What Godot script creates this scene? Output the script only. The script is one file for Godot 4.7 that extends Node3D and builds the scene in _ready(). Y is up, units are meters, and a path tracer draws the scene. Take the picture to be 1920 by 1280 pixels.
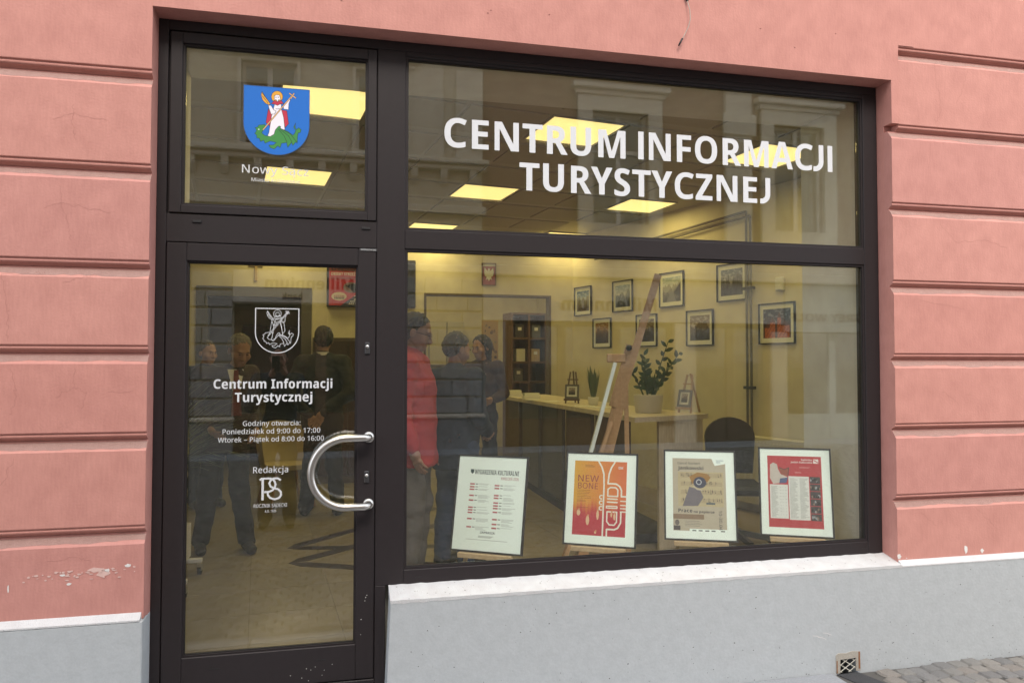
extends Node3D
# A tourist information office in a pink rusticated street front: dark aluminium shopfront, the lit room behind the
# double glazing, the street of setts and the two houses across it that the glass mirrors. y is up, metres.
# The street wall lies at z = 0, the street at z > 0, the room at z < 0.

var M := {}
var taken := {}
var bold: SystemFont
var regular: SystemFont
var serif: SystemFont
var rng := RandomNumberGenerator.new()

# ------------------------------------------------------------------ nodes
func numbered(called: String) -> String:
	if not taken.has(called):
		taken[called] = 0
		return called
	taken[called] += 1
	return "%s_%03d" % [called, taken[called]]

func tag(o: Node, label := "", category := "", group := "", kind := "") -> Node:
	if label: o.set_meta("label", label)
	if category: o.set_meta("category", category)
	if group: o.set_meta("group", group)
	if kind: o.set_meta("kind", kind)
	return o

func thing(called: String, label: String, category: String, at := Vector3.ZERO, turn := 0.0, group := "") -> Node3D:
	var o := Node3D.new()
	o.name = numbered(called)
	add_child(o)
	o.position = at
	o.rotation.y = turn
	tag(o, label, category, group)
	return o

func put(mesh: Mesh, called: String, m: Material, parent: Node = self) -> MeshInstance3D:
	var o := MeshInstance3D.new()
	o.mesh = mesh
	o.material_override = m
	o.name = numbered(called) if parent == self else called
	parent.add_child(o, true)
	return o

func build(st: SurfaceTool, called: String, m: Material, parent: Node = self) -> MeshInstance3D:
	st.generate_normals()
	return put(st.commit(), called, m, parent)

func structure(st: SurfaceTool, called: String, m: Material) -> MeshInstance3D:
	var o := build(st, called, m)
	tag(o, "", "", "", "structure")
	return o

# ------------------------------------------------------------------ shapes
func mb(smooth := false) -> SurfaceTool:
	var st := SurfaceTool.new()
	st.begin(Mesh.PRIMITIVE_TRIANGLES)
	st.set_smooth_group(1 if smooth else -1)
	return st

func ntri(st: SurfaceTool, a: Vector3, b: Vector3, c: Vector3, n: Vector3) -> void:
	st.add_vertex(a)
	if (c - a).cross(b - a).dot(n) < 0.0:
		st.add_vertex(c); st.add_vertex(b)
	else:
		st.add_vertex(b); st.add_vertex(c)

func nquad(st: SurfaceTool, a: Vector3, b: Vector3, c: Vector3, d: Vector3, n: Vector3) -> void:
	ntri(st, a, b, c, n)
	ntri(st, a, c, d, n)

func box(st: SurfaceTool, lo: Vector3, hi: Vector3, ch := 0.0) -> void:
	var a := Vector3(minf(lo.x, hi.x), minf(lo.y, hi.y), minf(lo.z, hi.z))
	var b := Vector3(maxf(lo.x, hi.x), maxf(lo.y, hi.y), maxf(lo.z, hi.z))
	ch = minf(ch, 0.45 * minf(b.x - a.x, minf(b.y - a.y, b.z - a.z)))
	var mid := (a + b) / 2.0
	var e := (b - a) / 2.0
	for ax in 3:
		for s in [-1.0, 1.0]:
			var n := Vector3.ZERO; n[ax] = s
			var u := Vector3.ZERO; u[(ax + 1) % 3] = e[(ax + 1) % 3] - ch
			var v := Vector3.ZERO; v[(ax + 2) % 3] = e[(ax + 2) % 3] - ch
			var c := mid + n * e[ax]
			nquad(st, c - u - v, c + u - v, c + u + v, c - u + v, n)
	if ch <= 0.0: return
	for ax in 3:
		var i := (ax + 1) % 3
		var j := (ax + 2) % 3
		for s in [-1.0, 1.0]:
			for t in [-1.0, 1.0]:
				var w := Vector3.ZERO; w[ax] = e[ax] - ch
				var p := mid; p[i] += s * e[i]; p[j] += t * (e[j] - ch)
				var q := mid; q[i] += s * (e[i] - ch); q[j] += t * e[j]
				var n := Vector3.ZERO; n[i] = s; n[j] = t
				nquad(st, p - w, p + w, q + w, q - w, n)
	for sx in [-1.0, 1.0]:
		for sy in [-1.0, 1.0]:
			for sz in [-1.0, 1.0]:
				var s := Vector3(sx, sy, sz)
				var c := mid + e * s
				ntri(st, c - Vector3(0, sy * ch, sz * ch), c - Vector3(sx * ch, 0, sz * ch), c - Vector3(sx * ch, sy * ch, 0), s)

# a polygon in the plane of u and v, drawn out along w
func extrude(st: SurfaceTool, poly: PackedVector2Array, o: Vector3, u: Vector3, v: Vector3, w: Vector3, caps := true) -> void:
	var area := 0.0
	for i in poly.size():
		var q := poly[(i + 1) % poly.size()]
		area += poly[i].x * q.y - q.x * poly[i].y
	var sg := signf(area)
	for i in poly.size():
		var p := poly[i]
		var q := poly[(i + 1) % poly.size()]
		var a := o + u * p.x + v * p.y
		var b := o + u * q.x + v * q.y
		nquad(st, a, b, b + w, a + w, (u * (q.y - p.y) - v * (q.x - p.x)) * sg)
	if caps:
		var t := Geometry2D.triangulate_polygon(poly)
		for k in range(0, t.size(), 3):
			var a := o + u * poly[t[k]].x + v * poly[t[k]].y
			var b := o + u * poly[t[k + 1]].x + v * poly[t[k + 1]].y
			var c := o + u * poly[t[k + 2]].x + v * poly[t[k + 2]].y
			ntri(st, a, b, c, -w)
			ntri(st, a + w, b + w, c + w, w)

func tube(st: SurfaceTool, pts: PackedVector3Array, r0: float, r1: float, sides := 10, caps := true) -> void:
	var rings := []
	var up := Vector3.UP
	for i in pts.size():
		var t := (pts[mini(i + 1, pts.size() - 1)] - pts[maxi(i - 1, 0)]).normalized()
		if absf(t.dot(up)) > 0.95: up = Vector3(0.3, 0.1, 1).normalized()
		var u := t.cross(up).normalized()
		var v := t.cross(u).normalized()
		up = -v if (-v).dot(up) > 0.0 else v
		var r := lerpf(r0, r1, float(i) / maxf(1.0, pts.size() - 1))
		var ring := PackedVector3Array()
		u = t.cross(up).normalized()
		v = u.cross(t).normalized()
		for k in sides:
			var a := TAU * k / sides
			ring.append(pts[i] + (u * cos(a) + v * sin(a)) * r)
		rings.append(ring)
	for i in pts.size() - 1:
		for k in sides:
			var j := (k + 1) % sides
			nquad(st, rings[i][k], rings[i][j], rings[i + 1][j], rings[i + 1][k], (rings[i][k] + rings[i][j]) / 2.0 - pts[i] + (rings[i + 1][k] + rings[i + 1][j]) / 2.0 - pts[i + 1])
	if caps:
		for e in [0, pts.size() - 1]:
			var n: Vector3 = pts[0] - pts[1] if e == 0 else pts[e] - pts[e - 1]
			for k in sides:
				ntri(st, pts[e], rings[e][k], rings[e][(k + 1) % sides], n)

func bar(st: SurfaceTool, a: Vector3, b: Vector3, w: float, t: float, side := Vector3.RIGHT) -> void:
	var d := (b - a).normalized()
	var u := (side - d * side.dot(d)).normalized() * w / 2.0
	var v := d.cross(u).normalized() * t / 2.0
	for p in [[u, v], [v, u]]:
		for s in [-1.0, 1.0]:
			var c: Vector3 = p[0] * s
			nquad(st, a + c - p[1], a + c + p[1], b + c + p[1], b + c - p[1], c)
	nquad(st, a - u - v, a + u - v, a + u + v, a - u + v, -d)
	nquad(st, b - u - v, b + u - v, b + u + v, b - u + v, d)

# a flat stripe with mitred corners along points of the plane of u and v
func ribbon(st: SurfaceTool, pts: PackedVector2Array, w: float, o: Vector3, u: Vector3, v: Vector3, closed := false) -> void:
	var n := pts.size()
	var l := PackedVector3Array()
	var r := PackedVector3Array()
	for i in n:
		var a := pts[(i - 1 + n) % n] if closed or i > 0 else pts[i]
		var b := pts[(i + 1) % n] if closed or i < n - 1 else pts[i]
		var d0 := (pts[i] - a).normalized() if a != pts[i] else (b - pts[i]).normalized()
		var d1 := (b - pts[i]).normalized() if b != pts[i] else d0
		var m := (d0.orthogonal() + d1.orthogonal())
		m = m.normalized() if m.length() > 0.01 else d0.orthogonal()
		var k := w / 2.0 / maxf(0.5, m.dot(d0.orthogonal()))
		var p := pts[i] + m * k
		var q := pts[i] - m * k
		l.append(o + u * p.x + v * p.y)
		r.append(o + u * q.x + v * q.y)
	var face := u.cross(v)
	for i in (n if closed else n - 1):
		var j := (i + 1) % n
		nquad(st, l[i], l[j], r[j], r[i], face)

func arc2(c: Vector2, rx: float, ry: float, a0: float, a1: float, n: int) -> PackedVector2Array:
	var out := PackedVector2Array()
	for i in n + 1:
		var a := deg_to_rad(lerpf(a0, a1, float(i) / n))
		out.append(c + Vector2(cos(a) * rx, sin(a) * ry))
	return out

func lathe(st: SurfaceTool, prof: PackedVector2Array, at: Vector3, sides := 20) -> void:
	for i in prof.size() - 1:
		for k in sides:
			var a := TAU * k / sides
			var b := TAU * (k + 1) / sides
			var d0 := Vector3(cos(a), 0, sin(a))
			var d1 := Vector3(cos(b), 0, sin(b))
			var p := prof[i]
			var q := prof[i + 1]
			var n := (d0 + d1) * (q.y - p.y) - Vector3.UP * (q.x - p.x) * 2.0
			nquad(st, at + d0 * p.x + Vector3.UP * p.y, at + d1 * p.x + Vector3.UP * p.y, at + d1 * q.x + Vector3.UP * q.y, at + d0 * q.x + Vector3.UP * q.y, n)

# a printed sheet: one face with a picture, u to the right, v up
func sheet(o: Vector3, u: Vector3, v: Vector3) -> ArrayMesh:
	var st := SurfaceTool.new()
	st.begin(Mesh.PRIMITIVE_TRIANGLES)
	var n := u.cross(v).normalized()
	for p in [[0, 0], [0, 1], [1, 1], [0, 0], [1, 1], [1, 0]]:
		st.set_normal(n)
		st.set_uv(Vector2(p[0], 1.0 - p[1]))
		st.add_vertex(o + u * p[0] + v * p[1])
	return st.commit()

# lettering fitted to a width and a capital height; at = left end of the base line
func write(parent: Node, text: String, at: Vector3, width: float, cap: float, m: Material, font: Font, called := "lettering", turn := 0.0, thick := 0.0006) -> MeshInstance3D:
	var t := TextMesh.new()
	t.font = font
	t.font_size = 64
	t.pixel_size = 0.01
	t.depth = 0.01
	t.curve_step = 1.0
	t.horizontal_alignment = HORIZONTAL_ALIGNMENT_LEFT
	t.text = "H"
	var h := t.get_aabb()
	t.text = text
	var b := t.get_aabb()
	var k := Vector3(width / b.size.x, cap / h.size.y, thick / 0.01)
	var o := put(t, called, m, parent)
	o.basis = Basis(Vector3.UP, turn) * Basis.from_scale(k)
	o.position = at - o.basis * Vector3(b.position.x, h.position.y, 0)
	return o

# ------------------------------------------------------------------ pictures
func fill(img: Image, pts: PackedVector2Array, c: Color) -> void:
	var lo := 1e9
	var hi := -1e9
	for p in pts:
		lo = minf(lo, p.y); hi = maxf(hi, p.y)
	for y in range(maxi(0, int(lo)), mini(img.get_height() - 1, int(hi)) + 1):
		var xs := []
		var yy := y + 0.5
		for i in pts.size():
			var p := pts[i]
			var q := pts[(i + 1) % pts.size()]
			if (p.y <= yy) != (q.y <= yy):
				xs.append(p.x + (yy - p.y) / (q.y - p.y) * (q.x - p.x))
		xs.sort()
		for k in range(0, xs.size() - 1, 2):
			var x0 := int(round(xs[k]))
			var x1 := int(round(xs[k + 1]))
			if x1 > x0: img.fill_rect(Rect2i(x0, y, x1 - x0, 1), c)

func stroke(img: Image, pts: PackedVector2Array, w: float, c: Color, closed := false) -> void:
	var n := pts.size()
	for i in (n if closed else n - 1):
		var a := pts[i]
		var b := pts[(i + 1) % n]
		var o := (b - a).normalized().orthogonal() * w / 2.0
		fill(img, PackedVector2Array([a + o, b + o, b - o, a - o]), c)
		if w > 2.5: fill(img, arc2(b, w / 2, w / 2, 0, 360, 10), c)

func picture(img: Image) -> StandardMaterial3D:
	var m := StandardMaterial3D.new()
	m.albedo_texture = ImageTexture.create_from_image(img)
	m.roughness = 0.7
	m.texture_repeat = false
	return m

# ------------------------------------------------------------------ materials
func noise(freq: float, low: Color, high: Color, sd: int, kind := FastNoiseLite.TYPE_SIMPLEX_SMOOTH, size := 512, octaves := 4) -> NoiseTexture2D:
	var n := FastNoiseLite.new()
	n.noise_type = kind
	n.frequency = freq
	n.seed = sd
	n.fractal_octaves = octaves
	var t := NoiseTexture2D.new()
	t.width = size
	t.height = size
	t.seamless = true
	t.noise = n
	var g := Gradient.new()
	g.set_color(0, low)
	g.set_color(1, high)
	t.color_ramp = g
	return t

func mat(r: float, g: float, b: float, rough := 0.8, metal := 0.0) -> StandardMaterial3D:
	var m := StandardMaterial3D.new()
	m.albedo_color = Color(r, g, b).linear_to_srgb()
	m.roughness = rough
	m.metallic = metal
	return m

# a colour with coarse and fine mottling and a little relief, laid in world space
func rough_mat(r: float, g: float, b: float, rough: float, coarse: Texture2D, cs: float, fine: Texture2D, fs: float, bump: Texture2D = null, relief := 0.0) -> StandardMaterial3D:
	var m := mat(r, g, b, rough)
	m.albedo_texture = coarse
	m.uv1_triplanar = true
	m.uv1_world_triplanar = true
	m.uv1_scale = Vector3.ONE * cs
	if fine:
		m.detail_enabled = true
		m.detail_albedo = fine
		m.detail_blend_mode = BaseMaterial3D.BLEND_MODE_MUL
		m.detail_uv_layer = BaseMaterial3D.DETAIL_UV_2
		m.uv2_triplanar = true
		m.uv2_world_triplanar = true
		m.uv2_scale = Vector3.ONE * fs
	if bump:
		m.heightmap_enabled = true
		m.heightmap_texture = bump
		m.heightmap_scale = relief
	return m

func make_materials() -> void:
	bold = SystemFont.new(); bold.font_names = PackedStringArray(["Droid Sans"]); bold.font_weight = 700
	regular = SystemFont.new(); regular.font_names = PackedStringArray(["Droid Sans"])
	serif = SystemFont.new(); serif.font_names = PackedStringArray(["Droid Serif"])
	var g := func(v: float) -> Color: return Color(v, v, v)
	var coarse := noise(0.006, Color(0.93, 0.912, 0.912), Color(1, 1, 1), 3, FastNoiseLite.TYPE_SIMPLEX_SMOOTH, 1024, 5)
	var fine := noise(0.05, g.call(0.955), g.call(1.0), 5)
	var streak := noise(0.03, Color(0.955, 0.945, 0.945), Color(1, 1, 1), 21, FastNoiseLite.TYPE_SIMPLEX_SMOOTH, 1024, 5)
	var grain := noise(0.16, g.call(0.0), g.call(1.0), 7, FastNoiseLite.TYPE_SIMPLEX_SMOOTH, 512, 3)
	var speck := noise(0.05, g.call(0.88), g.call(1.0), 11, FastNoiseLite.TYPE_CELLULAR)
	var wood := noise(0.02, Color(0.86, 0.83, 0.79), Color(1, 1, 1), 13, FastNoiseLite.TYPE_SIMPLEX_SMOOTH, 512, 5)
	M.pinks = []
	for c in [[0.58, 0.272, 0.228], [0.57, 0.262, 0.22], [0.59, 0.28, 0.236], [0.56, 0.262, 0.225]]:
		var m := rough_mat(c[0], c[1], c[2], 0.75, coarse, 0.9, streak, 3.1, grain, 0.055)
		m.uv2_scale = Vector3(2.3, 0.33, 2.3)   # rain marks run down the wall
		M.pinks.append(m)
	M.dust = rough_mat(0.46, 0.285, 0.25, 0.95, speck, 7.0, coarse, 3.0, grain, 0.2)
	M.crack = mat(0.38, 0.17, 0.145, 0.9)
	M.scar = mat(0.25, 0.1, 0.085, 0.9)
	M.chip = rough_mat(0.78, 0.77, 0.75, 0.9, coarse, 4.0, fine, 9.0)
	M.scuff = mat(0.62, 0.42, 0.38, 0.9)
	M.grey = rough_mat(0.455, 0.48, 0.5, 0.7, fine, 0.5, fine, 3.7, grain, 0.09)
	M.white_paint = rough_mat(0.6, 0.61, 0.62, 0.6, coarse, 1.7, fine, 5.0, grain, 0.18)
	M.frame = rough_mat(0.026, 0.021, 0.0225, 0.48, fine, 1.0, null, 1.0)
	M.frame.metallic_specular = 0.36
	M.gasket = mat(0.012, 0.011, 0.012, 0.6)
	M.steel = mat(0.6, 0.58, 0.55, 0.33, 1.0)
	M.dark_metal = mat(0.08, 0.08, 0.085, 0.4, 0.7)
	M.glass = StandardMaterial3D.new()
	M.glass.transparency = BaseMaterial3D.TRANSPARENCY_ALPHA
	M.glass.albedo_color = Color(0.7, 0.8, 0.68, 0.004)
	M.glass.roughness = 0.0
	M.vinyl = mat(0.62, 0.635, 0.67, 0.55)
	M.vinyl_thin = mat(0.58, 0.59, 0.6, 0.55)
	M.rust = rough_mat(0.3, 0.13, 0.06, 0.9, speck, 6.0, fine, 9.0)
	M.old_mortar = rough_mat(0.5, 0.46, 0.4, 0.9, speck, 5.0, fine, 7.0, grain, 0.2)
	M.black = mat(0.012, 0.012, 0.013, 0.6)
	M.setts = []
	for c in [[0.25, 0.24, 0.225], [0.21, 0.205, 0.2], [0.29, 0.27, 0.245], [0.23, 0.225, 0.22], [0.27, 0.245, 0.22]]:
		M.setts.append(rough_mat(c[0], c[1], c[2], 0.85, speck, 5.0, fine, 11.0, grain, 0.25))
	M.slab = rough_mat(0.33, 0.34, 0.36, 0.85, speck, 3.0, fine, 6.0, grain, 0.15)
	M.dirt = rough_mat(0.1, 0.095, 0.088, 0.95, coarse, 2.0, fine, 7.0)
	M.asphalt_dark = rough_mat(0.07, 0.07, 0.075, 0.9, speck, 6.0, fine, 9.0, grain, 0.3)
	# the room
	M.yellow = rough_mat(0.77, 0.73, 0.56, 0.85, coarse, 0.5, fine, 3.0)
	M.jamb = rough_mat(0.68, 0.68, 0.6, 0.8, coarse, 0.7, fine, 3.0)
	M.tiles = []
	for c in [[0.27, 0.24, 0.175], [0.258, 0.23, 0.168], [0.282, 0.25, 0.184]]:
		M.tiles.append(rough_mat(c[0], c[1], c[2], 0.35, coarse, 1.5, fine, 3.0))
	M.inlay = rough_mat(0.04, 0.03, 0.026, 0.3, coarse, 1.5, fine, 3.0)
	M.grout = mat(0.24, 0.2, 0.15, 0.9)
	M.ceiling = rough_mat(0.36, 0.345, 0.29, 0.9, speck, 4.0, fine, 9.0)
	M.ceiling_bar = mat(0.3, 0.29, 0.25, 0.6)
	M.lamp = mat(0.9, 0.85, 0.6, 0.6)
	M.lamp.emission_enabled = true
	M.lamp.emission = Color(1.0, 0.9, 0.55)
	M.lamp.emission_energy_multiplier = 0.4
	M.oak = rough_mat(0.7, 0.65, 0.54, 0.55, wood, 1.2, fine, 4.0)
	M.oak.uv1_scale = Vector3(5.0, 0.7, 0.7)
	M.pine = rough_mat(0.6, 0.47, 0.28, 0.6, wood, 3.0, fine, 9.0)
	M.beech = rough_mat(0.54, 0.35, 0.18, 0.5, wood, 3.0, fine, 9.0)
	M.walnut = rough_mat(0.15, 0.088, 0.05, 0.5, wood, 2.0, fine, 5.0)
	M.panel_grey = mat(0.11, 0.11, 0.105, 0.6)
	M.panel_brown = rough_mat(0.13, 0.1, 0.07, 0.6, wood, 1.0, fine, 5.0)
	M.paper = mat(0.74, 0.75, 0.7, 0.8)
	M.mat_board = mat(0.66, 0.74, 0.68, 0.75)
	M.pot = rough_mat(0.62, 0.58, 0.5, 0.6, fine, 2.0, null, 1.0)
	M.leaf = mat(0.028, 0.07, 0.03, 0.4)
	M.leaf_pale = mat(0.09, 0.13, 0.06, 0.5)
	M.grass = mat(0.2, 0.24, 0.11, 0.6)
	M.stem = mat(0.06, 0.1, 0.04, 0.6)
	M.soil = mat(0.03, 0.022, 0.016, 0.95)
	M.white_plastic = mat(0.72, 0.72, 0.7, 0.4)
	M.pipe = mat(0.16, 0.15, 0.13, 0.5)
	M.radiator = mat(0.62, 0.6, 0.53, 0.45)
	M.chair_black = mat(0.02, 0.021, 0.023, 0.6)
	M.cream_shell = mat(0.5, 0.42, 0.28, 0.5)
	M.portal = mat(0.1, 0.095, 0.085, 0.6)
	M.dark_door = rough_mat(0.07, 0.035, 0.022, 0.5, wood, 1.5, fine, 5.0)
	# across the street
	M.cream = rough_mat(0.54, 0.49, 0.37, 0.85, coarse, 0.6, fine, 2.0)
	M.cream_trim = rough_mat(0.6, 0.56, 0.45, 0.8, coarse, 0.8, fine, 2.0)
	M.stone_bands = []
	for c in [[0.3, 0.3, 0.29], [0.27, 0.27, 0.265], [0.33, 0.325, 0.31]]:
		M.stone_bands.append(rough_mat(c[0], c[1], c[2], 0.85, coarse, 0.9, fine, 2.0))
	M.brick_wall = rough_mat(0.27, 0.15, 0.1, 0.9, coarse, 0.8, fine, 3.0)
	M.far_glass = mat(0.02, 0.023, 0.026, 0.05)
	M.far_frame = mat(0.5, 0.49, 0.45, 0.6)
	M.far_dark = rough_mat(0.15, 0.09, 0.055, 0.5, wood, 1.0, fine, 3.0)
	M.shop_green = mat(0.36, 0.39, 0.35, 0.7)
	M.sign_face = mat(0.5, 0.47, 0.4, 0.7)
	M.sign_purple = mat(0.05, 0.025, 0.04, 0.6)

# ------------------------------------------------------------------ people: distance fields meshed as surface nets
class Acc:
	var v := PackedVector3Array()
	var n := PackedVector3Array()
	var i := PackedInt32Array()
	func add(o: Acc, t: Transform3D) -> void:
		var base := v.size()
		for p in o.v: v.append(t * p)
		for q in o.n: n.append((t.basis * q).normalized())
		var flip := t.basis.determinant() < 0.0
		for k in range(0, o.i.size(), 3):
			i.append(base + o.i[k])
			i.append(base + o.i[k + (2 if flip else 1)])
			i.append(base + o.i[k + (1 if flip else 2)])
	func mesh() -> ArrayMesh:
		var a := []
		a.resize(Mesh.ARRAY_MAX)
		a[Mesh.ARRAY_VERTEX] = v
		a[Mesh.ARRAY_NORMAL] = n
		a[Mesh.ARRAY_INDEX] = i
		var m := ArrayMesh.new()
		m.add_surface_from_arrays(Mesh.PRIMITIVE_TRIANGLES, a)
		return m

class Field:
	var lo: Vector3
	var h: float
	var nx: int
	var ny: int
	var nz: int
	var d := PackedFloat32Array()
	func _init(a: Vector3, b: Vector3, cell: float) -> void:
		lo = a; h = cell
		nx = int(ceil((b.x - a.x) / cell)) + 1
		ny = int(ceil((b.y - a.y) / cell)) + 1
		nz = int(ceil((b.z - a.z) / cell)) + 1
		d.resize(nx * ny * nz)
		d.fill(1.0)
	func span(a: Vector3, b: Vector3) -> Array:
		return [maxi(0, int((a.x - lo.x) / h)), mini(nx - 1, int((b.x - lo.x) / h) + 1), maxi(0, int((a.y - lo.y) / h)), mini(ny - 1, int((b.y - lo.y) / h) + 1), maxi(0, int((a.z - lo.z) / h)), mini(nz - 1, int((b.z - lo.z) / h) + 1)]
	# tapered capsule; fl > 1 flattens it along that axis
	func cap(a: Vector3, b: Vector3, ra: float, rb: float, k := 0.03, fl := Vector3.ONE) -> void:
		var m := maxf(ra, rb) + k + 2.0 * h
		var s := span(a.min(b) - Vector3.ONE * m, a.max(b) + Vector3.ONE * m)
		var ab := (b - a) * fl
		var l2 := maxf(ab.length_squared(), 1e-9)
		for x in range(s[0], s[1] + 1):
			for y in range(s[2], s[3] + 1):
				var at := (x * ny + y) * nz
				for z in range(s[4], s[5] + 1):
					var p := (Vector3(lo.x + x * h, lo.y + y * h, lo.z + z * h) - a) * fl
					var t := clampf(p.dot(ab) / l2, 0.0, 1.0)
					var e := (p - ab * t).length() - lerpf(ra, rb, t)
					var o := d[at + z]
					var w := maxf(k - absf(o - e), 0.0) / k
					d[at + z] = minf(o, e) - w * w * k * 0.25
	func ell(c: Vector3, r: Vector3, k := 0.01, cut := false) -> void:
		var s := span(c - r - Vector3.ONE * (k + 3.0 * h), c + r + Vector3.ONE * (k + 3.0 * h))
		var q := minf(r.x, minf(r.y, r.z))
		for x in range(s[0], s[1] + 1):
			for y in range(s[2], s[3] + 1):
				var at := (x * ny + y) * nz
				for z in range(s[4], s[5] + 1):
					var p := (Vector3(lo.x + x * h, lo.y + y * h, lo.z + z * h) - c) / r
					var e := (p.length() - 1.0) * q
					var o := d[at + z]
					if cut:
						var w2 := maxf(k - absf(o + e), 0.0) / k
						d[at + z] = maxf(o, -e) + w2 * w2 * k * 0.25
					else:
						var w := maxf(k - absf(o - e), 0.0) / k
						d[at + z] = minf(o, e) - w * w * k * 0.25
	func keep(n: Vector3, off: float) -> void:
		for x in nx:
			for y in ny:
				var at := (x * ny + y) * nz
				for z in nz:
					d[at + z] = maxf(d[at + z], n.dot(Vector3(lo.x + x * h, lo.y + y * h, lo.z + z * h)) - off)
	# folds: the surface pushed in and out by noise
	func crumple(noise: FastNoiseLite, amp: float, squash: Vector3) -> void:
		var band := 3.0 * h + amp
		for x in nx:
			for y in ny:
				var at := (x * ny + y) * nz
				for z in nz:
					if absf(d[at + z]) < band:
						d[at + z] += amp * noise.get_noise_3d((lo.x + x * h) * squash.x, (lo.y + y * h) * squash.y, (lo.z + z * h) * squash.z)
	# the first surface met coming along -z at x, y
	func front(x: float, y: float) -> float:
		var i := clampi(int(round((x - lo.x) / h)), 0, nx - 1)
		var j := clampi(int(round((y - lo.y) / h)), 0, ny - 1)
		for z in range(nz - 1, -1, -1):
			if d[(i * ny + j) * nz + z] < 0.0:
				return lo.z + (z + 0.6) * h
		return lo.z
	func nets(acc: Acc) -> void:
		var first := acc.v.size()
		var id := PackedInt32Array()
		id.resize(nx * ny * nz)
		id.fill(-1)
		var sx := ny * nz
		var far := 2.0 * h
		for x in nx - 1:
			for y in ny - 1:
				var at := x * sx + y * nz
				for z in nz - 1:
					var c := at + z
					if absf(d[c]) > far: continue
					var v := [d[c], d[c + sx], d[c + nz], d[c + sx + nz], d[c + 1], d[c + sx + 1], d[c + nz + 1], d[c + sx + nz + 1]]
					var neg := 0
					for q in v:
						if q < 0.0: neg += 1
					if neg == 0 or neg == 8: continue
					var sum := Vector3.ZERO
					var cnt := 0
					for e in [[0, 1], [2, 3], [4, 5], [6, 7], [0, 2], [1, 3], [4, 6], [5, 7], [0, 4], [1, 5], [2, 6], [3, 7]]:
						var a: float = v[e[0]]
						var b: float = v[e[1]]
						if (a < 0.0) != (b < 0.0):
							var t := a / (a - b)
							var p0 := Vector3(e[0] & 1, (e[0] >> 1) & 1, e[0] >> 2)
							var p1 := Vector3(e[1] & 1, (e[1] >> 1) & 1, e[1] >> 2)
							sum += p0.lerp(p1, t)
							cnt += 1
					id[c] = acc.v.size()
					acc.v.append(lo + (Vector3(x, y, z) + sum / cnt) * h)
					var g := Vector3(v[1] + v[3] + v[5] + v[7] - v[0] - v[2] - v[4] - v[6], v[2] + v[3] + v[6] + v[7] - v[0] - v[1] - v[4] - v[5], v[4] + v[5] + v[6] + v[7] - v[0] - v[1] - v[2] - v[3])
					acc.n.append(g.normalized())
		var step := [sx, nz, 1]
		for x in range(1, nx - 1):
			for y in range(1, ny - 1):
				var at := x * sx + y * nz
				for z in range(1, nz - 1):
					var c := at + z
					var a := d[c]
					if absf(a) > far: continue
					for ax in 3:
						var b := d[c + step[ax]]
						if (a < 0.0) == (b < 0.0): continue
						var u: int = step[(ax + 1) % 3]
						var w: int = step[(ax + 2) % 3]
						var q := [id[c - u - w], id[c - w], id[c], id[c - u]]
						if q.min() < first: continue
						if a < 0.0: q.reverse()
						for t in [0, 1, 2, 0, 2, 3]: acc.i.append(q[t])

var head_acc: Acc
var hand_acc: Acc

func make_head() -> void:
	var f := Field.new(Vector3(-0.11, -0.16, -0.125), Vector3(0.11, 0.15, 0.14), 0.0062)
	f.ell(Vector3(0, 0.035, -0.012), Vector3(0.077, 0.087, 0.098), 0.02)
	f.ell(Vector3(0, -0.035, 0.028), Vector3(0.062, 0.075, 0.066), 0.03)
	f.ell(Vector3(0, -0.088, 0.052), Vector3(0.034, 0.03, 0.034), 0.03)
	f.cap(Vector3(-0.03, 0.02, 0.083), Vector3(0.03, 0.02, 0.083), 0.012, 0.012, 0.02)
	f.ell(Vector3(-0.031, 0.002, 0.098), Vector3(0.019, 0.014, 0.016), 0.012, true)
	f.ell(Vector3(0.031, 0.002, 0.098), Vector3(0.019, 0.014, 0.016), 0.012, true)
	f.ell(Vector3(-0.031, 0.0, 0.078), Vector3(0.013, 0.012, 0.012), 0.008)
	f.ell(Vector3(0.031, 0.0, 0.078), Vector3(0.013, 0.012, 0.012), 0.008)
	f.cap(Vector3(0, 0.012, 0.09), Vector3(0, -0.034, 0.111), 0.008, 0.013, 0.014)
	f.cap(Vector3(-0.012, -0.038, 0.1), Vector3(0.012, -0.038, 0.1), 0.009, 0.009, 0.01)
	f.cap(Vector3(-0.02, -0.066, 0.088), Vector3(0.02, -0.066, 0.088), 0.007, 0.007, 0.01)
	f.ell(Vector3(0, -0.0605, 0.103), Vector3(0.022, 0.0035, 0.012), 0.006, true)
	for s in [-1.0, 1.0]:
		f.ell(Vector3(0.078 * s, -0.008, -0.012), Vector3(0.012, 0.031, 0.02), 0.008)
		f.ell(Vector3(0.05 * s, -0.03, 0.06), Vector3(0.02, 0.02, 0.022), 0.03)
	head_acc = Acc.new()
	f.nets(head_acc)

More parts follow.
